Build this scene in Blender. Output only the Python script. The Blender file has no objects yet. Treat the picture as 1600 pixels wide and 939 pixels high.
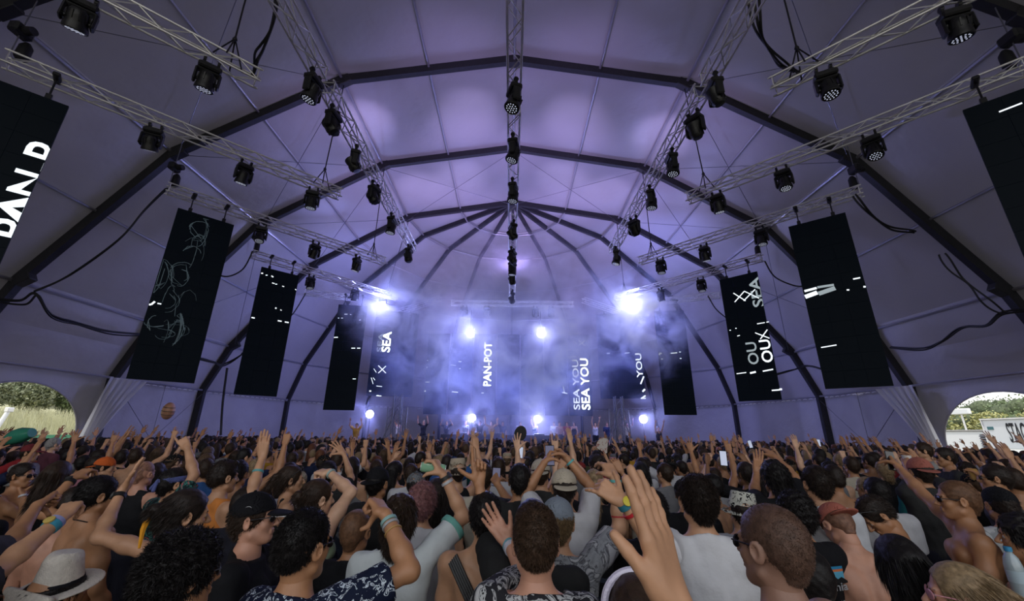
import bpy, bmesh, math, random
import numpy as np
from mathutils import Vector, Matrix

# ------------------------------------------------------------------ camera, world, lights, exposure
CAM_H = 2.05
FPX, PITCH, ROLL = 630.0, 0.3172, 0.0103
sc = bpy.context.scene
C = sc.collection
cam = bpy.data.objects.new('camera', bpy.data.cameras.new('camera'))
C.objects.link(cam)
cam.data.sensor_width = 36.0
cam.data.lens = 36.0 * FPX / 1600.0
cam.data.clip_end = 800
cam.data.clip_start = 0.05
cam.matrix_world = Matrix.Translation((0, 0, CAM_H)) @ Matrix.Rotation(math.pi / 2 + PITCH, 4, 'X') @ Matrix.Rotation(ROLL, 4, 'Z')
sc.camera = cam
sc.view_settings.view_transform = 'Standard'
sc.view_settings.look = 'None'
sc.view_settings.gamma = 1.0
sc.view_settings.use_curve_mapping = False
sc.view_settings.exposure = 0.0
sc.cycles.max_bounces = 5
sc.cycles.diffuse_bounces = 3
sc.cycles.glossy_bounces = 2
sc.cycles.transmission_bounces = 3
sc.cycles.volume_bounces = 0
sc.cycles.transparent_max_bounces = 6
sc.cycles.caustics_reflective = False
sc.cycles.caustics_refractive = False
sc.cycles.sample_clamp_indirect = 4.0
sc.cycles.use_adaptive_sampling = True
sc.cycles.adaptive_threshold = 0.03
sc.cycles.use_denoising = True
sc.cycles.volume_step_rate = 2.0
sc.cycles.volume_max_steps = 96

SKY, SUN = 1.55, 3.0
world = bpy.data.worlds.new('world')
sc.world = world
world.use_nodes = True
wn = world.node_tree.nodes
wl = world.node_tree.links
bg = wn['Background']
bg.inputs['Strength'].default_value = SKY
tc = wn.new('ShaderNodeTexCoord')
sep = wn.new('ShaderNodeSeparateXYZ')
wl.new(tc.outputs['Generated'], sep.inputs[0])
rmp = wn.new('ShaderNodeValToRGB')
rmp.color_ramp.elements[0].position = 0.0
rmp.color_ramp.elements[0].color = (1.0, 0.97, 0.93, 1)
rmp.color_ramp.elements[1].position = 0.7
rmp.color_ramp.elements[1].color = (0.80, 0.87, 1.0, 1)
wl.new(sep.outputs['Z'], rmp.inputs[0])
wl.new(rmp.outputs[0], bg.inputs['Color'])


def light(name, kind, loc, energy, color, size=0.2, aim=None, angle=None, blend=0.6):
    l = bpy.data.lights.new(name, kind)
    l.energy = energy
    l.color = color
    if kind == 'SUN':
        l.angle = size
    else:
        l.shadow_soft_size = size
    if kind == 'SPOT':
        l.spot_size = angle
        l.spot_blend = blend
    o = bpy.data.objects.new(name, l)
    C.objects.link(o)
    o.location = loc
    if aim is not None:
        o.rotation_euler = (Vector(aim) - Vector(loc)).to_track_quat('-Z', 'Y').to_euler()
    return o


light('sun', 'SUN', (0, 0, 60), SUN, (1.0, 0.95, 0.86), 0.01, aim=(7, 12, 30))
PURP = (0.50, 0.36, 1.0)
LAV = (0.56, 0.43, 1.0)
BLUE = (0.16, 0.22, 1.0)
# beams of the moving heads on the three long trusses, thrown up on to the fabric
UPL = []
for x, y, ax, ay, e, an in ((-0.2, 9.0, -2.6, 13.0, 190, 80), (0.2, 9.0, 2.8, 13.2, 190, 80), (-0.2, 13.6, -2.2, 17.4, 300, 80), (0.2, 13.6, 2.4, 17.6, 300, 80),
                            (-4.9, 12.0, -8.3, 14.2, 85, 95), (4.9, 12.0, 8.3, 14.2, 85, 95), (-4.9, 16.4, -8.6, 19.4, 110, 95), (4.9, 16.4, 8.6, 19.4, 110, 95),
                            (0.0, 19.5, -4.5, 24.5, 420, 110), (0.0, 19.5, 4.5, 24.5, 420, 110), (0.0, 6.0, 0.0, 9.0, 70, 150)):
    UPL.append(light('ceiling_beam', 'SPOT', (x, y, 10.4), e * 3.1, LAV, 0.12, aim=(ax, ay, 14.6), angle=math.radians(an), blend=1.0))
for x, y, ax, ay in ((-.3, 11.5, -1.9, 14.1), (.3, 11.5, 2.6, 14.4), (-4.6, 12, -6.5, 14.2), (4.6, 12.2, 6.7, 14.8), (-.3, 16, -2.8, 18.7), (.3, 16, 2.6, 18.7), (-4.6, 15.8, -5.2, 19.3), (4.6, 15.8, 5.3, 19.6)):
    UPL.append(light('ceiling_beam', 'SPOT', (x, y, 10.2), 900, (0.62, 0.52, 1.0), 0.10, aim=(ax, ay, 14.9), angle=math.radians(34), blend=1.0))
# added blue and violet fill lights without fixtures, brightening the smoke and stage end
for x, y, z, e, col in ((-7.5, 21.8, 8.3, 50, PURP), (7.5, 21.8, 8.3, 50, PURP), (-3.4, 25.4, 5.2, 560, BLUE), (3.4, 25.4, 5.2, 560, BLUE), (0, 26.3, 4.6, 420, BLUE), (-4.2, 26.4, 10.4, 240, LAV), (4.2, 26.4, 10.4, 240, LAV), (-7.4, 24.2, 6.0, 250, BLUE), (6.9, 24.2, 6.0, 250, BLUE)):
    light('stage_fill', 'POINT', (x, y, z), e * 0.75, col, 1.2)


# ------------------------------------------------------------------ helpers
def at(px, py, y=None, z=None, x=None):
    """World point seen at pixel (px,py) at a given depth y, height z (absolute) or side x."""
    cr, sr = math.cos(ROLL), math.sin(ROLL)
    u2 = (px - 800) / FPX
    v2 = (469.5 - py) / FPX
    u = u2 * cr - v2 * sr
    v = v2 * cr + u2 * sr
    c, s = math.cos(PITCH), math.sin(PITCH)
    d = Vector((u, c - v * s, s + v * c))
    t = y / d.y if y is not None else ((z - CAM_H) / d.z if z is not None else x / d.x)
    return Vector((0, 0, CAM_H)) + d * t


def tag(o, label=None, cat=None, group=None, kind=None):
    if label:
        o['label'] = label
    if cat:
        o['category'] = cat
    if group:
        o['group'] = group
    if kind:
        o['kind'] = kind
    return o


def empty(name, loc=(0, 0, 0), rz=0.0):
    o = bpy.data.objects.new(name, None)
    C.objects.link(o)
    o.location = loc
    o.rotation_euler = (0, 0, rz)
    o.empty_display_size = 0.1
    return o


def copy_tree(o, parent=None):
    c = o.copy()
    C.objects.link(c)
    c.parent = parent
    if parent is not None:
        c.matrix_parent_inverse = o.matrix_parent_inverse.copy()
    for ch in KIDS.get(o.name, []):
        copy_tree(ch, c)
    return c


KIDS = {}


def link(name, me, mats, parent=None):
    o = bpy.data.objects.new(name, me)
    C.objects.link(o)
    for m in (mats if isinstance(mats, (list, tuple)) else [mats]):
        me.materials.append(m)
    if parent is not None:
        o.parent = parent
        KIDS.setdefault(parent.name, []).append(o)
    return o


class MB:
    """collects shapes and links them as one mesh object"""

    def __init__(s):
        s.v = []
        s.f = []
        s.m = []
        s.sm = []

    def add(s, vs, fs, mi=0, smooth=False):
        n = len(s.v)
        s.v += [tuple(v) for v in vs]
        s.f += [tuple(n + i for i in f) for f in fs]
        s.m += [mi] * len(fs)
        s.sm += [smooth] * len(fs)
        return s

    def box(s, c, d, R=None, mi=0, bev=0.0):
        x, y, z = d[0] / 2, d[1] / 2, d[2] / 2
        if bev > 0:
            b = min(bev, x * .9, y * .9, z * .9)
            vs = []
            for sx in (-1, 1):
                for sy in (-1, 1):
                    for sz in (-1, 1):
                        vs += [(sx * x, sy * (y - b), sz * (z - b)), (sx * (x - b), sy * y, sz * (z - b)), (sx * (x - b), sy * (y - b), sz * z)]
            bm = bmesh.new()
            bv = [bm.verts.new(v) for v in vs]
            r = bmesh.ops.convex_hull(bm, input=bv)
            bm.verts.index_update()
            vs = [v.co.copy() for v in bm.verts]
            fs = [[q.index for q in f.verts] for f in bm.faces]
            bm.free()
        else:
            vs = [(sx * x, sy * y, sz * z) for sx in (-1, 1) for sy in (-1, 1) for sz in (-1, 1)]
            fs = [(0, 1, 3, 2), (4, 6, 7, 5), (0, 4, 5, 1), (2, 3, 7, 6), (0, 2, 6, 4), (1, 5, 7, 3)]
        M = R if R is not None else Matrix.Identity(3)
        c = Vector(c)
        return s.add([M @ Vector(v) + c for v in vs], fs, mi)

    def tube(s, pts, r, n=8, mi=0, caps=True, r2=None):
        pts = [Vector(p) for p in pts]
        k = len(pts)
        rs = r if isinstance(r, (list, tuple)) else [r + (((r2 if r2 is not None else r) - r) * i / max(1, k - 1)) for i in range(k)]
        vs = []
        up = None
        for i, p in enumerate(pts):
            t = (pts[min(i + 1, k - 1)] - pts[max(i - 1, 0)]).normalized()
            if up is None:
                up = Vector((0, 0, 1)) if abs(t.z) < .9 else Vector((1, 0, 0))
            a = t.cross(up)
            if a.length < 1e-6:
                a = t.cross(Vector((0, 1, 0)))
            a.normalize()
            b = a.cross(t).normalized()
            up = b
            for j in range(n):
                an = 2 * math.pi * j / n
                vs.append(p + (a * math.cos(an) + b * math.sin(an)) * rs[i])
        fs = [(i * n + j, i * n + (j + 1) % n, (i + 1) * n + (j + 1) % n, (i + 1) * n + j) for i in range(k - 1) for j in range(n)]
        if caps:
            fs += [tuple(range(n - 1, -1, -1)), tuple((k - 1) * n + j for j in range(n))]
        return s.add(vs, fs, mi, True)

    def lathe(s, prof, c=(0, 0, 0), R=None, n=16, mi=0):
        """prof: (r,z) list, about local z"""
        M = R if R is not None else Matrix.Identity(3)
        c = Vector(c)
        vs = []
        for r, z in prof:
            for j in range(n):
                an = 2 * math.pi * j / n
                vs.append(M @ Vector((r * math.cos(an), r * math.sin(an), z)) + c)
        k = len(prof)
        fs = [(i * n + j, i * n + (j + 1) % n, (i + 1) * n + (j + 1) % n, (i + 1) * n + j) for i in range(k - 1) for j in range(n)]
        fs += [tuple(range(n - 1, -1, -1)), tuple((k - 1) * n + j for j in range(n))]
        return s.add(vs, fs, mi, True)

    def build(s, name, mats, parent=None, sharp=0.6):
        me = bpy.data.meshes.new(name)
        me.from_pydata(s.v, [], s.f)
        me.update()
        me.polygons.foreach_set('material_index', s.m)
        me.polygons.foreach_set('use_smooth', s.sm)
        if any(s.sm):
            me.set_sharp_from_angle(angle=sharp)
        return link(name, me, mats, parent)


# ------------------------------------------------------------------ materials
def mat(name, col=(0.5, 0.5, 0.5), rough=0.6, metal=0.0, spec=0.4, objcol=False, noise=0.0, nscale=8.0, bump=0.0, bscale=40.0, bdist=0.02, emis=None, estr=0.0, translucent=0.0, stretch=None, attr=None):
    m = bpy.data.materials.new(name)
    m.use_nodes = True
    nt = m.node_tree
    N, L = nt.nodes, nt.links
    b = N['Principled BSDF']
    b.inputs['Roughness'].default_value = rough
    b.inputs['Metallic'].default_value = metal
    b.inputs['Specular IOR Level'].default_value = spec
    tcn = N.new('ShaderNodeTexCoord')
    src = None
    if objcol:
        oi = N.new('ShaderNodeObjectInfo')
        src = oi.outputs['Color']
    elif attr:
        at_ = N.new('ShaderNodeAttribute')
        at_.attribute_name = attr
        src = at_.outputs['Color']
    coord = tcn.outputs['Object']
    if stretch:
        mp = N.new('ShaderNodeMapping')
        mp.inputs['Scale'].default_value = stretch
        L.new(coord, mp.inputs[0])
        coord = mp.outputs[0]
    if noise > 0:
        nz = N.new('ShaderNodeTexNoise')
        nz.inputs['Scale'].default_value = nscale
        nz.inputs['Detail'].default_value = 4
        L.new(coord, nz.inputs['Vector'])
        mr = N.new('ShaderNodeMapRange')
        mr.inputs['From Min'].default_value = 0.3
        mr.inputs['From Max'].default_value = 0.7
        mr.inputs['To Min'].default_value = 1 - noise
        mr.inputs['To Max'].default_value = 1 + noise
        L.new(nz.outputs['Fac'], mr.inputs['Value'])
        mx = N.new('ShaderNodeVectorMath')
        mx.operation = 'SCALE'
        if src is not None:
            L.new(src, mx.inputs[0])
        else:
            mx.inputs[0].default_value = col[:3]
        L.new(mr.outputs[0], mx.inputs['Scale'])
        src = mx.outputs[0]
    if src is not None:
        L.new(src, b.inputs['Base Color'])
    else:
        b.inputs['Base Color'].default_value = (*col[:3], 1)
    if bump > 0:
        n2 = N.new('ShaderNodeTexNoise')
        n2.inputs['Scale'].default_value = bscale
        n2.inputs['Detail'].default_value = 3
        L.new(coord, n2.inputs['Vector'])
        bp = N.new('ShaderNodeBump')
        bp.inputs['Strength'].default_value = bump
        bp.inputs['Distance'].default_value = bdist
        L.new(n2.outputs['Fac'], bp.inputs['Height'])
        L.new(bp.outputs[0], b.inputs['Normal'])
    if emis:
        b.inputs['Emission Color'].default_value = (*emis, 1)
        b.inputs['Emission Strength'].default_value = estr
    if translucent > 0:
        tr = N.new('ShaderNodeBsdfTranslucent')
        if src is not None:
            L.new(src, tr.inputs['Color'])
        else:
            tr.inputs['Color'].default_value = (*col[:3], 1)
        ms = N.new('ShaderNodeMixShader')
        ms.inputs[0].default_value = translucent
        out = N['Material Output']
        L.new(b.outputs[0], ms.inputs[1])
        L.new(tr.outputs[0], ms.inputs[2])
        L.new(ms.outputs[0], out.inputs['Surface'])
    return m


M = {}
M['fabric'] = mat('tent_fabric', (0.34, 0.32, 0.36), 0.42, spec=0.45, noise=0.06, nscale=0.35, bump=0.35, bscale=1.1, bdist=0.12, translucent=0.03)
M['wallfab'] = mat('wall_fabric', (0.34, 0.325, 0.37), 0.5, noise=0.07, nscale=0.8, bump=0.5, bscale=2.2, bdist=0.10, translucent=0.05)
M['beam'] = mat('beam_metal', (0.035, 0.035, 0.040), 0.5, 0.3, noise=0.1)
M['tubem'] = mat('tube_metal', (0.42, 0.41, 0.46), 0.35, 0.6)
M['alu'] = mat('truss_metal', (0.80, 0.79, 0.80), 0.38, 0.55, noise=0.08, nscale=3)
M['black'] = mat('black_plastic', (0.012, 0.012, 0.014), 0.4, bump=0.1, bscale=60)
M['rubber'] = mat('cable_rubber', (0.01, 0.01, 0.012), 0.55)
M['steel'] = mat('steel_wire', (0.14, 0.14, 0.16), 0.4, 0.6)
M['led_dim'] = mat('led_dim', (0.5, 0.5, 0.55), 0.3, emis=(0.75, 0.8, 1.0), estr=0.45)
M['led_lit'] = mat('led_lit', (1, 1, 1), 0.3, emis=(0.80, 0.82, 1.0), estr=40)
M['lens'] = mat('lens_glass', (0.02, 0.02, 0.025), 0.08, spec=0.8)
M['screen'] = mat('led_screen', (0.006, 0.008, 0.011), 0.6, spec=.08, emis=(0.02, 0.05, 0.09), estr=0.02)
M['screen_lit'] = mat('screen_lettering', (0.1, 0.1, 0.1), 0.6, emis=(0.85, 0.93, 1.0), estr=1.3)
M['screen_grey'] = mat('screen_lettering_grey', (0.1, 0.1, 0.1), 0.6, emis=(0.55, 0.65, 0.70), estr=0.55)
M['screen_dim'] = mat('screen_smoke_lines', (0.05, 0.05, 0.05), 0.6, emis=(0.20, 0.30, 0.36), estr=0.16)
M['deck'] = mat('stage_black', (0.02, 0.02, 0.024), 0.7, noise=0.2)
M['ground'] = mat('ground_dirt', (0.05, 0.045, 0.038), 0.95, noise=0.3, nscale=2.0, bump=0.5, bscale=8)

Z0 = CAM_H
PROF = [(0, 15.35), (6.3, 14.30), (11.6, 11.05), (15.1, 6.35), (16.1, 4.0)]
YS = [-8.3, -3.3, 1.7, 6.7, 11.7, 16.7, 21.7]
YE = 21.7
NS = 8


def offs(prof, d):
    """offset the roof profile outward by d"""
    out = []
    for i, (x, z) in enumerate(prof):
        ns = []
        for a, b in ((i - 1, i), (i, i + 1)):
            if a >= 0 and b < len(prof):
                dx, dz = prof[b][0] - prof[a][0], prof[b][1] - prof[a][1]
                L_ = math.hypot(dx, dz)
                ns.append((-dz / L_, dx / L_))
        if i == 0:
            out.append((0, z + d))
            continue
        if len(ns) == 1:
            nx, nz = ns[0]
            out.append((x + nx * d, z + nz * d))
        else:
            nx, nz = ns[0][0] + ns[1][0], ns[0][1] + ns[1][1]
            L_ = math.hypot(nx, nz)
            nx, nz = nx / L_, nz / L_
            k = d / (nx * ns[0][0] + nz * ns[0][1])
            out.append((x + nx * k, z + nz * k))
    return out


def half_frame(mb, ang, cy, w=0.2, depth=0.34, legs=True, prof=PROF):
    """one rafter of the tent: in plane through (0,cy) at angle ang from +x"""
    ci, si = math.cos(ang), math.sin(ang)
    inn = list(prof)
    out = offs(prof, depth)
    if legs:
        inn = inn + [(16.1, 0)]
        out = out[:-1] + [(16.44, 4.0), (16.44, 0)]
    vs = []
    for (a, b) in zip(inn, out):
        for (x, z) in (a, b):
            for s in (-1, 1):
                vs.append((ci * x - si * s * w / 2, cy + si * x + ci * s * w / 2, z))
    fs = []
    for i in range(len(inn) - 1):
        p, q = 4 * i, 4 * (i + 1)
        fs += [(p, p + 1, q + 1, q), (p + 2, q + 2, q + 3, p + 3), (p, q, q + 2, p + 2), (p + 1, p + 3, q + 3, q + 1)]
    mb.add(vs, fs)


# ------------------------------------------------------------------ tent frame (structure)
tn = 0
for y in YS:
    mb = MB()
    half_frame(mb, 0, y)
    half_frame(mb, math.pi, y)
    for sx in (-1, 1):      # splice plates at the bends
        for (x, z) in PROF[1:4]:
            mb.box((sx * x, y, z + 0.08), (0.5, 0.26, 0.34), Matrix.Rotation(sx * 0.55, 3, 'Y'), bev=0.02)
    mb.box((0, y, 15.4), (0.5, 0.26, 0.3))
    tn += 1
    tag(mb.build('trim_%d' % tn, M['beam']), kind='structure')
for k in range(1, NS):
    mb = MB()
    half_frame(mb, math.pi * k / NS, YE, w=0.16)
    tn += 1
    tag(mb.build('trim_%d' % tn, M['beam']), kind='structure')


# roof fabric: one mesh, each panel slightly sagging between its frames
def panel(mb, P, nu, nv, sag, nrm):
    """bilinear patch P[0..3] = (u0v0,u1v0,u1v1,u0v1)"""
    vs = []
    for j in range(nv + 1):
        for i in range(nu + 1):
            u, v = i / nu, j / nv
            p = P[0] * (1 - u) * (1 - v) + P[1] * u * (1 - v) + P[2] * u * v + P[3] * (1 - u) * v
            vs.append(p + nrm * sag * (4 * u * (1 - u)) * (4 * v * (1 - v)))
    fs = [(j * (nu + 1) + i, j * (nu + 1) + i + 1, (j + 1) * (nu + 1) + i + 1, (j + 1) * (nu + 1) + i) for j in range(nv) for i in range(nu)]
    mb.add(vs, fs, smooth=True)


outp = offs(PROF, 0.31)
outp[-1] = (16.42, 4.0)
mb = MB()
for b in range(len(YS) - 1):
    for sx in (-1, 1):
        for i in range(4):
            (x0, z0), (x1, z1) = outp[i], outp[i + 1]
            P = [Vector((sx * x0, YS[b], z0)), Vector((sx * x1, YS[b], z1)), Vector((sx * x1, YS[b + 1], z1)), Vector((sx * x0, YS[b + 1], z0))]
            n = Vector((-sx * (z0 - z1), 0, -(x1 - x0))).normalized()
            for h in (0, 1):
                Q = [P[0].lerp(P[1], h * .5), P[0].lerp(P[1], h * .5 + .5), P[3].lerp(P[2], h * .5 + .5), P[3].lerp(P[2], h * .5)]
                panel(mb, Q, 6, 8, 0.07, n)
for k in range(NS):
    a0, a1 = math.pi * k / NS, math.pi * (k + 1) / NS
    for i in range(4):
        (x0, z0), (x1, z1) = outp[i], outp[i + 1]
        f = lambda r, z, a: Vector((r * math.cos(a), YE + r * math.sin(a), z))
        P = [f(x0, z0, a0), f(x1, z1, a0), f(x1, z1, a1), f(x0, z0, a1)]
        am = (a0 + a1) / 2
        n = Vector((-math.cos(am) * (z0 - z1), -math.sin(am) * (z0 - z1), -(x1 - x0))).normalized()
        panel(mb, P, 6, 6, 0.05, n)
tag(mb.build('ceiling', M['fabric'], sharp=0.35), kind='structure')

# purlins along the bays
mb = MB()
pts = []
for i in range(4):
    (x0, z0), (x1, z1) = outp[i], outp[i + 1]
    if i:
        pts.append((x0 - 0.02, z0 - 0.14, 0.055))
    if i < 3:
        pts.append(((x0 + x1) / 2, (z0 + z1) / 2 - 0.10, 0.045))
pts.append((16.2, 4.02, 0.05))
for sx in (-1, 1):
    for (x, z, r) in pts:
        for b in range(len(YS) - 1):
            mb.tube([(sx * x, YS[b] + 0.1, z), (sx * x, YS[b + 1] - 0.1, z)], r, 6)
mb.tube([(0, YS[0], 15.42), (0, YE, 15.42)], 0.05, 6)
for k in range(NS):
    a0, a1 = math.pi * k / NS, math.pi * (k + 1) / NS
    for (x, z, r) in pts + [(3.15, 14.85, .045)]:
        mb.tube([(x * math.cos(a0), YE + x * math.sin(a0), z), (x * math.cos(a1), YE + x * math.sin(a1), z)], r, 6)
tn += 1
tag(mb.build('trim_%d' % tn, M['tubem']), kind='structure')
# steel cross bracing
mb = MB()
for b, segs in ((0, (0, 1, 2)), (1, (0, 1, 2)), (3, (1, 2)), (4, (1, 2)), (5, (0, 1, 2))):
    for sx in (-1, 1):
        for i in segs:
            (x0, z0), (x1, z1) = PROF[i], PROF[i + 1]
            if b in (3, 4) and i == 2:
                continue
            mb.tube([(sx * x0, YS[b], z0), (sx * x1, YS[b + 1], z1)], 0.011, 4)
            mb.tube([(sx * x1, YS[b], z1), (sx * x0, YS[b + 1], z0)], 0.011, 4)
    
for sx in (-1, 1):          # the braces of the low walls
    for y0, y1 in ((16.7, 21.7),):
        mb.tube([(sx * 16.15, y0, 3.9), (sx * 16.15, (y0 + y1) / 2, 1.6)], 0.013, 4)
        mb.tube([(sx * 16.15, y1, 3.9), (sx * 16.15, (y0 + y1) / 2, 1.6)], 0.013, 4)
        mb.tube([(sx * 16.15, (y0 + y1) / 2, 4.0), (sx * 16.15, (y0 + y1) / 2, 1.6)], 0.013, 4)
        mb.tube([(sx * 16.15, y0, 0), (sx * 16.15, (y0 + y1) / 2, 1.6)], 0.013, 4)
        mb.tube([(sx * 16.15, y1, 0), (sx * 16.15, (y0 + y1) / 2, 1.6)], 0.013, 4)
tn += 1
tag(mb.build('trim_%d' % tn, M['steel']), kind='structure')

# ------------------------------------------------------------------ side walls
rnd = random.Random(5)


def wall_grid(mb, A, B, z0, z1, nrm, nu=26, nv=10, amp=0.05, seed=0):
    r = random.Random(seed)
    w = [(r.uniform(3, 16), r.uniform(-4, 4), r.uniform(0, 6.3), r.uniform(.2, 1)) for _ in range(5)]
    vs = []
    for j in range(nv + 1):
        for i in range(nu + 1):
            u, v = i / nu, j / nv
            p = A.lerp(B, u)
            d = sum(a * math.sin(f * u * 2 + g * v + ph) for f, g, ph, a in w) / 2.4
            d *= min(1, 6 * u, 6 * (1 - u)) * (0.35 + 0.65 * (1 - v))
            vs.append(Vector((p.x, p.y, z0 + (z1 - z0) * v)) + nrm * d * amp)
    fs = [(j * (nu + 1) + i, j * (nu + 1) + i + 1, (j + 1) * (nu + 1) + i + 1, (j + 1) * (nu + 1) + i) for j in range(nv) for i in range(nu)]
    mb.add(vs, fs, smooth=True)


def lacing(mb, A, B, z, nrm):
    """short pale laces tying the wall to the eave tube"""
    L_ = (B - A).length
    n = int(L_ / 0.36)
    d = (B - A).normalized()
    for i in range(n):
        p = A + d * (i + .5) * 0.36
        q = Vector((p.x, p.y, z)) + nrm * 0.07
        mb.tube([q - d * .11, q + Vector((0, 0, .02)), q + d * .11], 0.016, 5)


for sx, nm in ((-1, 'left'), (1, 'right')):
    mb = MB()
    lc = MB()
    X = sx * 16.42
    nrm = Vector((-sx, 0, 0))
    for b in range(len(YS) - 1):
        A, B = Vector((X, YS[b], 0)), Vector((X, YS[b + 1], 0))
        if YS[b] == 11.7:
            cy, a, z1, h = 13.95, 2.12, 1.75, 1.8
            o = [Vector((X, YS[b], 0)), Vector((X, YS[b], 4.05)), Vector((X, YS[b + 1], 4.05)), Vector((X, YS[b + 1], 0)), Vector((X, cy + a, 0))]
            for i in range(25):
                t = math.pi * i / 24
                o.append(Vector((X, cy + a * math.cos(t), z1 + h * math.sin(t))))
            o.append(Vector((X, cy - a, 0)))
            mb.add(o, [tuple(range(len(o)))])
            # hem round the opening
            mb.tube([(X, cy + a * math.cos(math.pi * i / 24), z1 + h * math.sin(math.pi * i / 24)) for i in range(25)], 0.03, 6)
        else:
            wall_grid(mb, A, B, -0.02, 4.05, nrm, seed=b * 7 + sx)
            if b == 5:
                lacing(lc, A, B, 3.93, nrm * 3)
    tag(mb.build('wall_' + nm, M['wallfab']), kind='structure')
    tag(lc.build('trim_%d' % (90 + (sx > 0)), mat('lace_' + nm, (0.8, 0.8, 0.82), 0.6)), kind='structure')
mb = MB()
lc = MB()
for k in range(NS):
    a0, a1 = math.pi * k / NS, math.pi * (k + 1) / NS
    A = Vector((16.42 * math.cos(a0), YE + 16.42 * math.sin(a0), 0))
    B = Vector((16.42 * math.cos(a1), YE + 16.42 * math.sin(a1), 0))
    am = (a0 + a1) / 2
    nrm = Vector((-math.cos(am), -math.sin(am), 0))
    wall_grid(mb, A, B, -0.02, 4.05, nrm, seed=k + 50)
    lacing(lc, A, B, 3.93, nrm * 3)
tag(mb.build('wall_back', M['wallfab']), kind='structure')
tag(lc.build('trim_92', mat('lace_back', (0.8, 0.8, 0.82), 0.6)), kind='structure')
mb = MB()
mb.box((0, 12, -0.05), (33.2, 62, 0.1))
tag(mb.build('floor', M['ground']), kind='structure')

# gathered door drapes at the far side of each arched doorway
for sx, nm in ((-1, 'left'), (1, 'right')):
    mb = MB()
    nu, nv = 40, 14
    vs = []
    for j in range(nv + 1):
        v = j / nv
        z = 0.05 + 3.95 * v
        waist = 0.30 + 0.70 * abs((v - 0.30) / 0.70) ** 1.3 if v > 0.30 else 0.30 + 0.35 * ((0.30 - v) / 0.30)
        for i in range(nu + 1):
            u = i / nu
            y = 15.50 + (u) * 1.65 * waist - 0.10 * (1 - waist) + 0.60 * v
            d = 0.56 + 0.09 * math.sin(u * 34 + 1.3 * math.sin(3 * v)) + 0.05 * math.sin(u * 71 + 2 * v)
            vs.append((sx * (16.42 - d), y, z))
    fs = [(j * (nu + 1) + i, j * (nu + 1) + i + 1, (j + 1) * (nu + 1) + i + 1, (j + 1) * (nu + 1) + i) for j in range(nv) for i in range(nu)]
    mb.add(vs, fs, smooth=True)
    o = mb.build('door_drape', mat('drape_' + nm, (0.74, 0.73, 0.73), 0.6, translucent=0.35), sharp=1.5)
    tag(o, 'white tent drape gathered beside the doorway ' + ('that shows the grassy slope' if sx < 0 else 'that shows the white containers'), 'drape', 'door drapes')
# ------------------------------------------------------------------ lattice trusses
ZT = 9.48


def truss(name, A, B, label, group=None, w=0.29, pitch=0.42, bracket_end=True, lab_cat='truss'):
    A, B = Vector(A), Vector(B)
    L_ = (B - A).length
    d = (B - A).normalized()
    root = empty(name, A)
    up = Vector((0, 0, 1)) if abs(d.z) < .9 else Vector((0, 1, 0))
    s = d.cross(up).normalized()
    u = s.cross(d).normalized()
    cs = [(s * a + u * b) * (w / 2) for a, b in ((-1, -1), (1, -1), (1, 1), (-1, 1))]
    for c in cs:
        MB().tube([c, c + d * L_], 0.024, 8).build('chord', M['alu'], root)
    lt = MB()
    n = max(2, int(round(L_ / pitch)))
    for side in range(4):
        a, b = cs[side], cs[(side + 1) % 4]
        for i in range(n):
            t0, t1 = L_ * i / n, L_ * (i + 1) / n
            p, q = (a, b) if (i + side) % 2 else (b, a)
            lt.tube([p + d * t0, q + d * t1], 0.0125, 5)
    lt.build('lattice', M['alu'], root)
    for t, sg in ((0, -1), (L_, 1)):
        ep = MB()
        for k in range(4):
            ep.tube([cs[k] + d * (t - sg * .03), cs[(k + 1) % 4] + d * (t - sg * .03)], 0.014, 5)
            ep.tube([cs[k] + d * (t - sg * .03), cs[k] + d * (t + sg * .05)], [0.03, 0.018], 8)
        ep.build('end_coupler', M['alu'], root)
    tag(root, label, lab_cat, group)
    return root


ORD = ['nearest', 'second', 'third', 'fourth', 'fifth']
TL = [((-11.0, 1.9), (-5.7, 7.0)), ((-10.78, 6.57), (-5.73, 11.56)), ((-11.2, 11.33), (-5.9, 17.05)), ((-11.54, 16.4), (-6.73, 22.3)), ((-11.7, 21.5), (-9.2, 22.5))]
TR = [((11.0, 1.9), (5.8, 7.07)), ((10.75, 6.5), (5.8, 11.6)), ((11.07, 11.07), (5.77, 16.7)), ((10.95, 16.2), (5.95, 21.9)), ((11.6, 21.3), (9.0, 22.4))]
for side, T in (('left', TL), ('right', TR)):
    for k, (a, b) in enumerate(T):
        truss('lighting_truss', (*a, ZT), (*b, ZT), '%s slanting aluminium truss along the %s slope, counted from the audience' % (ORD[k], side) if k else 'slanting aluminium truss cut by the top edge, %s slope' % side, 'slanting side trusses')
XA = 4.25
for nm, x, segs in (('left', -XA, ((-2.0, 6.85), (7.2, 15.6))), ('central', 0.0, ((-2.0, 7.5), (7.8, 16.9), (17.2, 22.8))), ('right', XA, ((-2.0, 6.9), (7.2, 15.6)))):
    for i, (y0, y1) in enumerate(segs):
        truss('lighting_truss', (x, y0, ZT), (x, y1, ZT), 'aluminium truss running toward the stage on the %s line, %s section' % (nm, ('near', 'middle' if nm == 'central' else 'far', 'smoke-veiled far')[i]), 'trusses running toward the stage')
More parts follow.
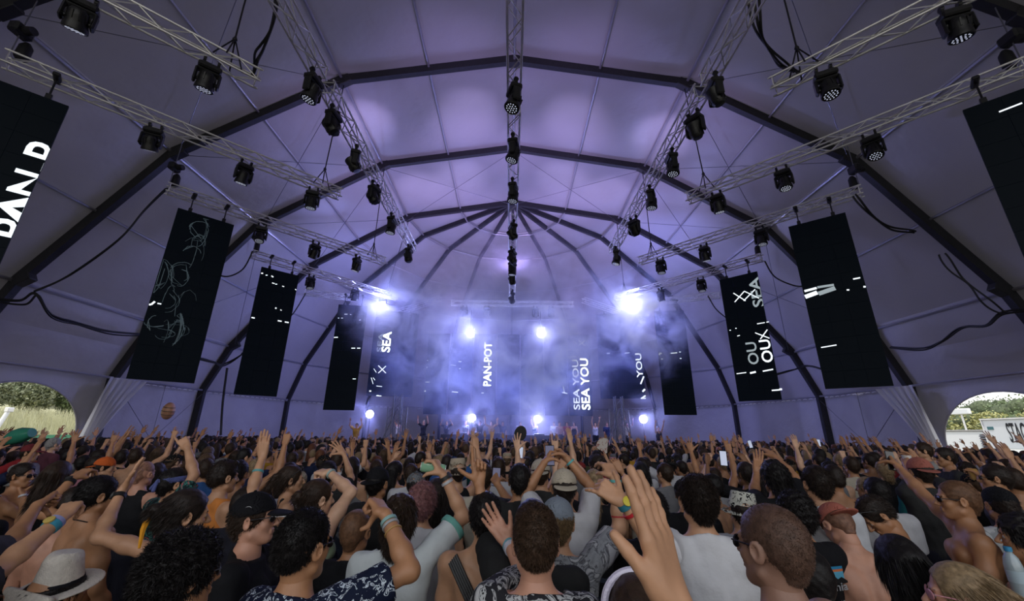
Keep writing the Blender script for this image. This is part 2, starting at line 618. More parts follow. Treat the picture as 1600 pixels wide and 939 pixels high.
# fainter trusses inside the smoke over the stage
for nm, A, B in (('left', (-9.2, 27.2, 9.6), (-4.6, 24.6, 10.2)), ('right', (4.6, 24.6, 10.2), (9.2, 27.2, 9.6))):
    truss('lighting_truss', A, B, 'faint truss crossing behind the smoke on the %s of the stage' % nm, 'stage trusses in the smoke')
truss('lighting_truss', (-3.9, 24.6, 9.9), (3.9, 24.6, 9.9), 'faint truss crossing behind the smoke over the middle of the stage', 'stage trusses in the smoke')


# ------------------------------------------------------------------ moving head lamps
def make_head(lit=False):
    root = empty('moving_head_lamp')
    mb = MB()
    mb.box((0, 0, -0.10), (0.40, 0.26, 0.13), bev=0.03)
    mb.box((0, 0, -0.03), (0.30, 0.20, 0.04), bev=0.01)
    mb.build('base', M['black'], root)
    for sx in (-1, 1):
        mb = MB()
        mb.box((sx * 0.12, 0, 0.03), (0.05, 0.07, 0.10), bev=0.01)
        mb.lathe([(0.055, -0.025), (0.055, 0.025)], (sx * 0.12, 0, 0.10), Matrix.Rotation(math.pi / 2, 3, 'Y'), 12)
        mb.build('clamp', M['black'], root)
    mb = MB()
    for sx in (-1, 1):
        mb.box((sx * 0.195, 0, -0.34), (0.055, 0.16, 0.34), bev=0.025)
    mb.box((0, 0, -0.19), (0.42, 0.15, 0.06), bev=0.02)
    mb.build('yoke', M['black'], root)
    hb = MB()
    hb.lathe([(0.02, 0.20), (0.10, 0.19), (0.135, 0.14), (0.15, 0.05), (0.145, -0.03), (0.165, -0.10), (0.172, -0.17), (0.160, -0.185), (0.15, -0.17)], n=20)
    for k in range(10):
        a = 2 * math.pi * k / 10
        hb.box((0.148 * math.cos(a), 0.148 * math.sin(a), 0.06), (0.02, 0.02, 0.14), Matrix.Rotation(a, 3, 'Z'))
    hb.tube([(-0.18, 0, 0), (0.18, 0, 0)], 0.04, 10)
    h = hb.build('lamp_head', M['black'], root)
    h.location = (0, 0, -0.42)
    lb = MB()
    lb.lathe([(0.15, 0), (0.15, 0.012)], (0, 0, -0.180), n=20)
    db = lb
    for r, n in ((0, 1), (0.055, 6), (0.108, 12)):
        for k in range(n):
            a = 2 * math.pi * k / n
            db.lathe([(0.015, 0), (0.012, 0.008)], (r * math.cos(a), r * math.sin(a), -0.186), n=6, mi=1)
    db.build('lens', [M['lens'], M['led_dim']], h)
    return root


MH0 = make_head()
used_mh = [False]


def moving_head(loc, rz, tilt, label, group):
    if not used_mh[0]:
        o = MH0
        used_mh[0] = True
        kid = [c for c in KIDS[o.name] if c.name.startswith('lamp_head')][0]
    else:
        o = copy_tree(MH0)
        kid = [c for c in bpy.data.objects if c.parent == o and c.name.startswith('lamp_head')][0]
    o.location = loc
    o.rotation_euler = (0, 0, rz)
    kid.rotation_euler = (tilt, 0, 0)
    tag(o, label, 'stage light', group)
    return o


FIX = {('left', 0): [(130, 12), (322, 118)], ('left', 1): [(240, 218), (381, 262), (487, 310)], ('left', 2): [(405, 370), (493, 386), (558, 408)], ('left', 3): [(487, 436), (555, 454)],
       ('right', 0): [(1495, 28), (1293, 132)], ('right', 1): [(1363, 225), (1225, 272), (1122, 316)], ('right', 2): [(1190, 375), (1100, 390), (1034, 414)], ('right', 3): [(1095, 446), (1033, 458)]}
rr = random.Random(11)
for (side, k), pl in FIX.items():
    T = (TL if side == 'left' else TR)[k]
    A, B = Vector((*T[0], 0)), Vector((*T[1], 0))
    for i, (px, py) in enumerate(pl):
        # the point of the truss line that stands under this pixel column
        best = min((abs((at(px, py, z=ZT - 0.3).x) - (A.lerp(B, t / 60)).x), t) for t in range(61))
        # use horizontal bearing
        r0 = at(px, py, y=10.0)
        bt = min(range(101), key=lambda t: abs(A.lerp(B, t / 100).x / A.lerp(B, t / 100).y - r0.x / r0.y))
        p = A.lerp(B, bt / 100)
        dirz = math.atan2(B.y - A.y, B.x - A.x)
        nth = ('outermost', 'middle' if len(pl) == 3 else 'innermost', 'innermost')[i]
        moving_head((p.x, p.y, ZT - 0.27), dirz + rr.uniform(-.5, .5), rr.choice((-.25, .3, .1, 0.5)),
                    '%s black moving-head lamp under the %s slanting truss of the %s slope' % (nth, ORD[k], side), 'moving heads on the slanting trusses')
for nm, x, ys in (('left', -XA, (6.7, 7.7, 9.1, 10.7, 12.6, 15.1)), ('central', 0.0, (6.9, 8.6, 10.5, 13.0, 15.2, 16.4, 17.6, 20.5)), ('right', XA, (6.7, 7.7, 9.1, 10.8, 12.6, 15.1))):
    for i, y in enumerate(ys):
        moving_head((x, y, ZT - 0.27), rr.uniform(-.6, .6) + 1.57, rr.choice((2.6, 2.9, 0.3, 0.1)),
                    '%s black moving-head lamp from the audience end of the %s lengthwise truss' % (('first', 'second', 'third', 'fourth', 'fifth', 'sixth', 'seventh', 'eighth')[i], nm), 'moving heads on the lengthwise trusses')
for i, x in enumerate((-3.0, -1.6, 1.5, 2.5)):
    moving_head((x, 24.6, 9.9 - 0.27), 0.2 * i, 0.3, '%s hazy moving-head lamp of four on the truss over the stage' % ('first', 'second', 'third', 'last')[i], 'moving heads over the stage')


# ------------------------------------------------------------------ lit lamps: LED blinders that glare into the smoke
def glare_lamp(loc, rz, label, on_stand=False, energy=500, size=0.22):
    root = empty('strobe_lamp', loc, rz)
    mb = MB()
    mb.lathe([(0.08, 0.16), (0.17, 0.12), (0.19, 0.0), (0.21, -0.04), (0.20, -0.05)], R=Matrix.Rotation(-math.pi / 2, 3, 'X'), n=20)
    mb.build('lamp_head', M['black'], root)
    lb = MB()
    lb.lathe([(size, -0.02), (size * .97, -0.06), (size * .75, -0.11), (size * .4, -0.14), (0.03, -0.15)], R=Matrix.Rotation(-math.pi / 2, 3, 'X'), n=20)
    lb.build('lens', M['led_lit'], root)
    yb = MB()
    if on_stand:
        yb.tube([(0, 0.05, -0.2), (0, 0.05, -loc[2] + 1.0)], 0.025, 8)
        for a in (0, 2.1, 4.2):
            yb.tube([(0, 0.05, -loc[2] + 1.35), (0.35 * math.cos(a), 0.05 + 0.35 * math.sin(a), -loc[2] + 1.0)], 0.015, 6)
        yb.build('stand', M['black'], root)
    else:
        for sx in (-1, 1):
            yb.box((sx * 0.22, 0.04, 0.16), (0.03, 0.07, 0.42))
        yb.box((0, 0.04, 0.38), (0.47, 0.09, 0.05))
        yb.tube([(0, 0.04, 0.38), (0, 0.04, ZT - 0.15 - loc[2])], 0.02, 8)
        yb.build('yoke', M['black'], root)
    tag(root, label, 'stage light', 'glaring white lamps')
    light('lamp_glare', 'POINT', (loc[0], loc[1] - 0.32, loc[2]), energy * .36, (0.30, 0.34, 1.0), 0.10)
    return root


SM = []
for px, py, y, e, st, lb in ((597, 478, 22.0, 1700, False, 'glaring white lamp on the inner end of the fourth left slanting truss'),
                             (985, 482, 21.7, 4200, False, 'glaring white lamp in thick smoke at the inner end of the fourth right truss'),
                             (735, 522, 24.2, 1700, False, 'white lamp hanging above the PAN-POT lettering in smoke'),
                             (845, 522, 24.2, 1700, False, 'white lamp hanging in smoke above and beside the upright SEA YOU lettering'),
                             (578, 647, 24.8, 700, True, 'low white lamp beside the crowd at the far left end of the stage'),
                             (738, 653, 26.4, 900, True, 'low white lamp behind the performers under the PAN-POT screen'),
                             (840, 655, 26.4, 900, True, 'low white lamp behind the performers in the middle of the stage'),
                             (1005, 655, 24.8, 700, True, 'low white lamp at the far right end of the stage')):
    p = at(px, py, y=y)
    glare_lamp(p, 0, lb, st, e)
    SM.append((p, e))


# ------------------------------------------------------------------ chain hoists and cables
def hoist(x, y, ztop, label):
    root = empty('chain_hoist', (x, y, ZT))
    mb = MB()
    mb.box((0, 0, 0.80), (0.22, 0.36, 0.26), bev=0.04)
    mb.lathe([(0.09, -0.12), (0.10, 0), (0.09, 0.12)], (0.16, 0, 0.80), Matrix.Rotation(math.pi / 2, 3, 'Y'), 12)
    mb.build('motor', M['black'], root)
    mb = MB()
    mb.tube([(0, 0, 0.9), (0, 0, ztop - ZT)], 0.014, 6)
    mb.tube([(0, 0, 0.2), (0, 0, 0.7)], 0.014, 6)
    mb.build('chain', M['steel'], root)
    mb = MB()
    mb.lathe([(0.05, 0.65), (0.11, 0.55), (0.12, 0.25), (0.07, 0.18)], (0.0, 0.18, 0), n=12)
    mb.build('chain_bag', M['rubber'], root)
    tag(root, label, 'hoist', 'chain hoists')


def sling(x, y, ztop, label, x2=None, y2=None):
    root = empty('hanging_sling', (x, y, ZT))
    x2 = x if x2 is None else x2
    y2 = y if y2 is None else y2
    MB().tube([(0, 0, 0.65), (x2 - x, y2 - y, ztop - ZT)], 0.018, 6).build('steel_rope', M['rubber'], root)
    mb = MB()
    for a, b in ((-.14, -.25), (.14, -.25), (-.14, .25), (.14, .25)):
        mb.tube([(a, b, 0.0), (0, 0, 0.68)], 0.016, 5)
    mb.lathe([(0.02, .60), (.05, .66), (.02, .74)], n=10)
    mb.build('bridle', M['rubber'], root)
    tag(root, label, 'sling', 'rope slings')


for side, T in (('left', TL), ('right', TR)):
    for k in range(1, 4):
        hoist(T[k][0][0], T[k][0][1], 11.2 if k else 11, 'black chain hoist at the outer end of the %s slanting truss, %s slope' % (ORD[k], side))
    for k in range(0, 4):
        sg = -1 if side == 'left' else 1
        sling(T[k][1][0] + sg * .4, T[k][1][1] - .4, 14.2, 'black rope bridle at the inner end of the %s slanting truss, %s slope' % (ORD[k], side), sg * 6.3, (6.7, 11.7, 16.7, 21.7)[k])


def cable(pts, label, n=1, r=0.022, group='power cables', seed=0):
    """a bundle of swagging black cables as one object"""
    q = random.Random(seed)
    mb = MB()
    P = [Vector(p) for p in pts]
    for c in range(n):
        dv = Vector((q.uniform(-1, 1), q.uniform(-1, 1), q.uniform(-1, 1))) * 0.05 * (n > 1)
        out = []
        for i in range(len(P) - 1):
            p0, p1, p2, p3 = P[max(i - 1, 0)], P[i], P[i + 1], P[min(i + 2, len(P) - 1)]
            for s in range(8):
                t = s / 8
                v = 0.5 * ((2 * p1) + (p2 - p0) * t + (2 * p0 - 5 * p1 + 4 * p2 - p3) * t * t + (3 * p1 - p0 - 3 * p2 + p3) * t ** 3)
                out.append(v + dv * math.sin(math.pi * min(1, (i + t) / (len(P) - 1)) * 3 + c) + dv)
        out.append(P[-1] + dv)
        mb.tube(out, r, 6)
    o = mb.build('power_cable', M['rubber'])
    tag(o, label, 'cable', group)


cable([at(262, 294, y=11.4), at(225, 330, y=11.5), at(185, 375, y=11.5), at(110, 430, y=11.6), at(55, 455, y=11.5)], 'thick black cable swagging from a truss end down the left tent beam', 2, .03, seed=1)
cable([at(-20, 466, y=11.3), at(30, 470, y=11.5), at(55, 458, y=11.5), at(80, 492, y=12.0), at(120, 505, y=12.9), at(170, 518, y=14.5), at(225, 522, y=16.0)], 'heavy cable bundle sagging along the left slope above the open doorway', 4, .03, seed=2)
cable([at(395, 392, y=16.3), at(380, 420, y=16.4), at(355, 432, y=16.2), at(330, 425, y=16.0)], 'black cable curving from the fourth left truss to the tall smoke-figure screen', 1, .03, seed=3)
cable([at(478, 458, y=21.4), at(458, 490, y=21.2), at(440, 505, y=21.0)], 'short cable from the small left truss to the dark screen beside it', 1, .03, seed=4)
cable([at(305, 562, y=16.5), at(335, 567, y=18), at(350, 572, y=20), at(380, 552, y=20)], 'cable bundle on the left slope between the two tall dark screens', 3, .035, seed=5)
cable([at(345, 640 + 40, y=20), at(348, 630, y=20), at(355, 575, y=20)], 'straight black cable dropping down the left wall behind the crowd', 1, .05, seed=6)
cable([at(1336, 305, y=11.1), at(1360, 335, y=11.2), at(1395, 357, y=11.4), at(1430, 363, y=11.6)], 'black cable looping from the third right truss to the tent beam', 2, .03, seed=7)
cable([at(1470, 395, y=11.7), at(1500, 430, y=11.7), at(1530, 460, y=11.6), at(1568, 487, y=11.5)], 'black cable running down the right tent beam', 2, .025, seed=8)
cable([at(1640, 484, y=10.9), at(1568, 487, y=11.6), at(1540, 508, y=12.0), at(1500, 512, y=12.8), at(1470, 532, y=13.6), at(1440, 544, y=14.4), at(1390, 542, y=15.6)], 'heavy cable bundle sagging along the right slope above the open doorway', 4, .03, seed=9)
cable([at(1195, 408, y=16.2), at(1210, 432, y=16.2), at(1240, 446, y=16.0), at(1262, 447, y=15.8)], 'black cable curving from the fourth right truss behind the blank tall screen', 1, .03, seed=10)
cable([at(1106, 462, y=21.0), at(1118, 482, y=21.0), at(1135, 497, y=20.8)], 'short cable from the small right truss to the lettered screen', 1, .03, seed=11)
cable([at(1215, 585, y=20), at(1240, 578, y=20), at(1265, 572, y=19), at(1300, 583, y=18)], 'cable bundle on the right slope between the lettered screen and the blank screen', 3, .035, seed=12)
cable([at(436, -30, y=5.6), at(428, 30, y=6.0), at(412, 75, y=6.4), at(402, 95, y=6.8), at(396, 118, y=7.0)], 'twisted cable bundle dropping on to the inner end of the nearest left truss', 3, .025, seed=13)
cable([at(1172, -30, y=5.6), at(1185, 40, y=6.0), at(1200, 75, y=6.4), at(1222, 100, y=6.9), at(1245, 112, y=6.7)], 'twisted cable bundle dropping on to the inner end of the nearest right truss', 3, .025, seed=14)


# ------------------------------------------------------------------ hanging LED screens
def text_mesh(s, bold=0.012):
    cu = bpy.data.curves.new('t', 'FONT')
    cu.body = s
    cu.size = 1
    cu.offset = bold
    cu.extrude = 0.004
    cu.resolution_u = 3
    o = bpy.data.objects.new('t', cu)
    C.objects.link(o)
    dg = bpy.context.evaluated_depsgraph_get()
    me = bpy.data.meshes.new_from_object(o.evaluated_get(dg))
    V = [v.co.copy() for v in me.vertices]
    F = [tuple(p.vertices) for p in me.polygons]
    bpy.data.objects.remove(o)
    bpy.data.curves.remove(cu)
    bpy.data.meshes.remove(me)
    return V, F


class Screen:
    def __init__(s, TLc, TRc, ztop, h, label, cols=3, group='hanging screens', hang=True):
        TLc, TRc = Vector((*TLc, ztop)), Vector((*TRc, ztop))
        s.o, s.w, s.h = TLc, (TRc - TLc).length, h
        s.ex = (TRc - TLc).normalized()
        s.n = Vector((s.ex.y, -s.ex.x, 0))
        rz = math.atan2(s.ex.y, s.ex.x)
        s.root = empty('led_screen', TLc, rz)
        mb = MB()
        rows = int(round(h / 0.5))
        g = 0.006
        for i in range(cols):
            for j in range(rows):
                mb.box((s.w * (i + .5) / cols, 0.035, -h * (j + .5) / rows), (s.w / cols - g, 0.07, h / rows - g))
        mb.box((s.w / 2, 0.06, -h / 2), (s.w - .02, 0.05, h - .02))
        mb.build('display_panel', M['screen'], s.root)
        if hang:
            for u in (0.2, 0.8):
                mb = MB()
                mb.box((s.w * u, 0.05, 0.06), (0.10, 0.08, 0.14), bev=0.01)
                mb.tube([(s.w * u, 0.05, 0.1), (s.w * u, 0.05, max(0.2, ZT - 0.1 - ztop))], 0.02, 6)
                mb.box((s.w * u, 0.05, ZT - 0.12 - ztop), (0.12, 0.36, 0.10), bev=0.02)
                mb.build('hanging_bracket', M['black'], s.root)
        tag(s.root, label, 'screen', group)

    def loc(s, px, py):
        d = at(px, py, y=10.0) - Vector((0, 0, CAM_H))
        t = (s.o - Vector((0, 0, CAM_H))).dot(s.n) / d.dot(s.n)
        p = Vector((0, 0, CAM_H)) + d * t - s.o
        return min(max(p.dot(s.ex), 0.01), s.w - 0.01), min(max(p.z, -s.h), 0)

    def dashes(s, items, m='screen_lit', name='light_dash'):
        for it in items:
            mb = MB()
            a, b = s.loc(it[0], it[1]), s.loc(it[2], it[3])
            th = it[4] if len(it) > 4 else 0.035
            if math.hypot(b[0] - a[0], b[1] - a[1]) < .03:
                b = (a[0] + 0.09, a[1])
            d = Vector((b[0] - a[0], 0, b[1] - a[1]))
            L_ = d.length
            R = Matrix.Rotation(-math.atan2(d.z, d.x), 3, 'Y')
            mb.box(((a[0] + b[0]) / 2, -0.004, (a[1] + b[1]) / 2), (L_, 0.008, th), R)
            mb.build(name, M[m], s.root)

    def text(s, st, p0, p1, height, m='screen_lit', clip=None, name='lettering'):
        """st reads upward from pixel p0 to pixel p1 (the middle line of the letters); height = letter height in metres"""
        V, F = text_mesh(st)
        x0, x1 = min(v.x for v in V), max(v.x for v in V)
        y0, y1 = min(v.y for v in V), max(v.y for v in V)
        a, b = s.loc(*p0), s.loc(*p1)
        L_ = b[1] - a[1]
        um = (a[0] + b[0]) / 2
        vs = []
        for v in V:
            t = (v.x - x0) / (x1 - x0)
            q = (v.y - y0) / (y1 - y0) - .5
            vs.append((um - q * height, -0.004 - v.z * 1.0, a[1] + t * L_))
        lim = clip if clip else (0, s.w)
        vs = [(min(max(v[0], lim[0]), lim[1]), v[1], v[2]) for v in vs]
        mb = MB()
        mb.add(vs, F)
        return mb.build(name, M[m], s.root)


M['screen_bright'] = mat('screen_lettering_bright', (0.1, 0.1, 0.1), 0.6, emis=(0.85, 0.93, 1.0), estr=6)
ZS = 6.73 + Z0
HS = 5.4
S = {}
S['L1'] = Screen((-10.95, 6.0), (-9.78, 7.12), ZS, HS, 'tall dark screen cut by the photo edge showing upright PAN-P lettering')
S['L2'] = Screen((-10.69, 11.34), (-9.62, 12.45), ZS, HS, 'tall dark hanging screen showing a faint smoky figure of thin lines')
S['L3'] = Screen((-10.84, 16.15), (-9.74, 17.2), ZS, HS, 'tall dark screen on the left slope with scattered small light dashes')
S['L4'] = Screen((-9.68, 21.5), (-8.18, 21.8), ZS, 5.7, 'blue-black screen beside the left smoke, third from the wall of text')
S['R1'] = Screen((9.70, 6.97), (10.85, 5.85), ZS, HS, 'tall blank black screen cut by the right edge with one thin white line')
S['R2'] = Screen((9.34, 12.18), (10.50, 11.2), ZS, HS, 'tall black screen with a pair of white slanted bars halfway down')
S['R3'] = Screen((9.47, 17.2), (10.55, 16.1), ZS, HS, 'tall screen with upright SEA and YOU lettering and crosses')
S['R4'] = Screen((8.15, 22.15), (9.80, 22.0), ZS, 5.75, 'blue-black screen right of the smoke with one row of dashes')
S['DL'] = Screen((-8.7, 24.8), (-6.15, 25.7), 9.5, 5.4, 'screen pair at the left of the stage with small upright SEA lettering', 5)
S['DR'] = Screen((5.55, 25.6), (8.1, 24.8), 9.5, 5.4, 'screen pair at the right of the stage with broken upright letters', 5)
x = -5.75
nm = ['first stage back screen from the left, dim with short dashes', 'second stage back screen from the left, dim with short dashes', 'stage back screen with upright PAN-POT lettering', 'plain stage back screen just right of the PAN-POT screen', 'plain dim stage back screen in the middle of the smoke', 'dim stage back screen just left of the SEA YOU lettering', 'stage back screen with large double SEA YOU lettering']
for i in range(7):
    S['C%d' % i] = Screen((x, 27.3), (x + 1.5, 27.3), 8.55, 5.4, nm[i], group='stage back screens', hang=False)
    x += 1.6
s = S['L1']
s.text('PAN-P', (19, 372), (80, 228), 0.60)
s = S['L2']
s.dashes([(223, 474, 236, 476, .05), (236, 476, 242, 471, .05), (246, 474, 252, 475)])
q = random.Random(3)
mb = MB()
for i in range(34):
    cx, cy = s.loc(*q.choice(((310, 380), (300, 395), (285, 430), (245, 430), (240, 505), (275, 515), (255, 520), (315, 360), (290, 480), (262, 470))))
    a0, r0, r1 = q.uniform(0, 6.3), q.uniform(.08, .38), q.uniform(.1, .6)
    pts = []
    for t in range(14):
        an = a0 + t * q.uniform(.12, .3)
        pts.append((min(max(cx + r0 * math.cos(an), .03), s.w - .03), -0.004, min(cy + r1 * math.sin(an), -.1)))
    mb.tube(pts, q.choice((.004, .006, .009)), 3)
mb.build('line_drawing', M['screen_dim'], s.root)
s = S['L3']
s.dashes([(408, 427, 411, 427, .05), (415, 430, 418, 430), (424, 431, 427, 433, .05), (425, 442, 429, 443), (430, 444, 433, 444), (441, 447, 444, 448), (461, 452, 463, 453),
          (393, 496, 398, 497, .05), (434, 501, 440, 502, .05), (445, 503, 451, 504, .05), (430, 481, 432, 482, .06), (438, 484, 440, 485)])
s = S['L4']
s.dashes([(538, 491, 543, 491), (547, 491, 549, 492), (528, 497, 530, 497), (533, 497, 536, 497), (561, 500, 564, 500), (517, 527, 528, 527, .05), (549, 544, 555, 544, .05), (558, 544, 563, 544, .05), (551, 592, 556, 592)])
s = S['R1']
s.dashes([(1561, 175, 1597, 161, .03)])
s = S['R2']
s.dashes([(1257, 455, 1276, 450, .07), (1258, 464, 1277, 457, .13), (1333, 436, 1344, 434, .04), (1323, 453, 1327, 453, .04), (1349, 448, 1353, 448, .05), (1283, 543, 1307, 539, .03)])
s.dashes([(1277, 449, 1303, 445, .07), (1279, 459, 1305, 450, .13)], 'screen_grey', 'grey_dash')
s = S['R3']
s.text('SEA', (1187, 479), (1177, 434), 0.44, 'screen_grey')
s.dashes([(1146, 458, 1165, 470, .04), (1148, 472, 1163, 455, .04), (1163, 455, 1186, 466, .04), (1162, 470, 1180, 452, .04), (1180, 520, 1206, 528, .04), (1188, 530, 1199, 515, .04),
          (1183, 506, 1195, 504), (1200, 503, 1203, 503), (1149, 513, 1151, 513), (1152, 525, 1156, 524), (1151, 584, 1166, 582), (1206, 610, 1220, 609, .05), (1223, 608, 1227, 608, .07), (1192, 580, 1208, 577, .05), (1172, 583, 1181, 581, .07), (1140, 516, 1142, 516)])
s.text('OU', (1202, 566), (1192, 531), 0.40)
s.text('OU', (1181, 569), (1170, 535), 0.40, 'screen_grey')
s = S['R4']
s.dashes([(1030, 552, 1034, 552), (1022, 554, 1024, 554), (1048, 552, 1058, 551, .04), (1061, 550, 1064, 550), (1033, 561, 1036, 561), (1062, 560, 1065, 560)])
s = S['DL']
s.text('SEA', (604, 550), (604, 518), 0.5, 'screen_bright')
s.text('SEA', (594, 550), (594, 520), 0.3, 'screen_grey')
s.dashes([(591, 571, 603, 583, .05), (591, 583, 603, 572, .05), (583, 590, 586, 594), (577, 611, 580, 611, .08), (588, 603, 597, 604), (580, 590, 583, 600), (584, 576, 588, 582), (586, 637, 594, 637, .05), (588, 618, 592, 618, .05)])
s = S['DR']
s.text('YOU', (1000, 590), (997, 552), 0.36)
s.dashes([(1001, 600, 1006, 588, .08), (1004, 612, 1008, 608, .1), (1002, 632, 1010, 630, .06), (1003, 622, 1009, 618, .08), (976, 552, 984, 551), (948, 552, 953, 552)])
S['C2'].text('PAN-POT', (762, 603), (762, 535), 0.52, 'screen_bright')
S['C6'].text('SEA YOU', (915, 640), (913, 560), 0.55, 'screen_bright')
S['C6'].text('SEA YOU', (901, 640), (899, 562), 0.42, 'screen_lit')
S['C6'].dashes([(904, 532, 914, 540, .05), (904, 540, 914, 532, .05), (896, 533, 902, 538, .03), (886, 547, 892, 546), (896, 547, 902, 547), (888, 558, 900, 557)])
S['C5'].dashes([(880, 603, 882, 614, .04), (878, 613, 892, 615, .05), (876, 546, 880, 547)])
S['C0'].dashes([(663, 563, 666, 563, .05), (664, 574, 666, 574, .05), (661, 611, 664, 611, .08), (663, 597, 671, 597)])
S['C1'].dashes([(704, 570, 712, 571), (716, 565, 721, 565, .05), (717, 576, 720, 576, .05), (706, 612, 716, 613, .05)])
S['C2'].dashes([(752, 614, 756, 614, .06), (753, 578, 755, 578)])

# ------------------------------------------------------------------ stage
root = empty('stage_platform', (0, 27.2, 0))
mb = MB()
mb.box((0, 0, 0.95), (19, 6.0, 0.10), bev=0.02)
mb.build('deck', M['deck'], root)
mb = MB()
for i in range(13):
    mb.box((-9 + i * 1.5, -2.94, 0.46), (1.46, 0.04, 0.92))
mb.build('front_skirt', M['deck'], root)
for sx in (-9.2, -4.6, 0, 4.6, 9.2):
    for sy in (-2.7, 2.7):
        MB().tube([(sx, sy, 0), (sx, sy, 0.92)], 0.04, 8).build('leg', M['steel'], root)
tag(root, 'black stage platform under the smoke at the far end of the tent', 'stage')

root = empty('performer_table', (-0.3, 25.3, 1.0))
mb = MB()
mb.box((0, 0, 0.90), (7.6, 0.85, 0.06), bev=0.01)
mb.build('table_top', M['deck'], root)
MB().box((0, -0.40, 0.44), (7.6, 0.04, 0.86), bev=0.01).build('front_panel', M['deck'], root)
for sx in (-3.6, 3.6):
    MB().box((sx, 0.1, 0.44), (0.06, 0.6, 0.86)).build('leg', M['steel'], root)
tag(root, 'long black performance table on the stage', 'table')
for i, (gx, w, lab) in enumerate(((-2.6, .6, 'leftmost'), (-1.7, .5, 'second'), (-.4, .7, 'third'), (.8, .5, 'fourth'), (2.0, .6, 'rightmost'))):
    root = empty('music_mixer', (gx - .3, 25.25, 1.93))
    MB().box((0, 0, 0.05), (w, 0.4, 0.10), Matrix.Rotation(.12, 3, 'X'), bev=0.015).build('case', M['black'], root)
    mb = MB()
    for a in range(5):
        for b in range(3):
            mb.lathe([(0.018, 0), (0.014, 0.03)], (-w * .4 + a * w * .2, -0.12 + b * 0.11, 0.10), n=8)
    mb.build('knob', M['alu'], root)
    tag(root, '%s piece of control gear on the long stage table' % lab, 'mixer', 'gear on the stage table')
for sx, lb in ((-4.9, 'black speaker box at the left of the stage table'), (4.3, 'black speaker box at the right of the stage table')):
    root = empty('speaker_box', (sx, 25.3, 1.0))
    MB().box((0, 0, 0.42), (0.75, 0.6, 0.84), bev=0.02).build('cabinet', M['black'], root)
    mb = MB()
    mb.lathe([(0.26, 0), (0.25, 0.02), (0.10, -0.03)], (0, -0.31, 0.36), Matrix.Rotation(math.pi / 2, 3, 'X'), 18)
    mb.build('cone', M['rubber'], root)
    tag(root, lb, 'speaker', 'stage speakers')
M['tower'] = mat('tower_metal', (.16, .16, .18), .45, .4)
# ground-support towers at both sides of the stage
for sx, nm in ((-6.45, 'left'), (6.15, 'right')):
    root = empty('support_tower', (sx, 23.75, 0))
    for a, b in ((-.2, -.2), (.2, -.2), (.2, .2), (-.2, .2), (-.55, 0), (.55, 0)):
        MB().tube([(a, b, 0), (a, b, 4.1 if abs(a) < .3 else 3.4)], 0.035, 8).build('upright', M['tower'], root)
    mb = MB()
    for i in range(10):
        z0, z1 = .4 * i, .4 * i + .4
        for k in range(4):
            cc = ((-.2, -.2), (.2, -.2), (.2, .2), (-.2, .2))
            a, b = cc[k], cc[(k + 1) % 4]
            mb.tube([(*a, z0), (*b, z1)], 0.014, 5)
        mb.tube([(-.55, 0, z0 * .85), (-.2, 0, z1 * .85)], .012, 5)
        mb.tube([(.55, 0, z0 * .85), (.2, 0, z1 * .85)], .012, 5)
    mb.build('lattice', M['tower'], root)
    for dx in (-1.3, 1.3):
        MB().tube([(0, 0, 3.3), (dx, -.3, 0)], 0.03, 8).build('brace', M['tower'], root)
    tag(root, 'metal lattice support tower under the screens at the %s of the stage' % nm, 'tower', 'stage support towers')

# brown striped beach ball hanging in the air by the wall
root = empty('beach_ball', at(263, 642, y=13.0), 0.4)
mb = MB()
prof = [(0.17 * math.sin(math.pi * i / 12) + .001, -0.26 * math.cos(math.pi * i / 12)) for i in range(13)]
mb.lathe(prof, n=20)
root.rotation_euler = (0.15, 0.1, 0.4)
mm = mat('ball_skin', (0.50, 0.26, 0.16), 0.35, noise=.15, nscale=6)
mb.build('ball_body', mm, root)
mb = MB()
for z in (-.11, 0.0, .11):
    r_ = 0.17 * math.sqrt(1 - (z / .26) ** 2) + .002
    mb.lathe([(r_, z - .012), (r_ + .003, z), (r_, z + .012)], n=20)
mb.build('stripe', mat('ball_stripe', (0.12, 0.07, 0.05), 0.4), root)
tag(root, 'reddish brown oval ball floating in the air before the left wall', 'ball')


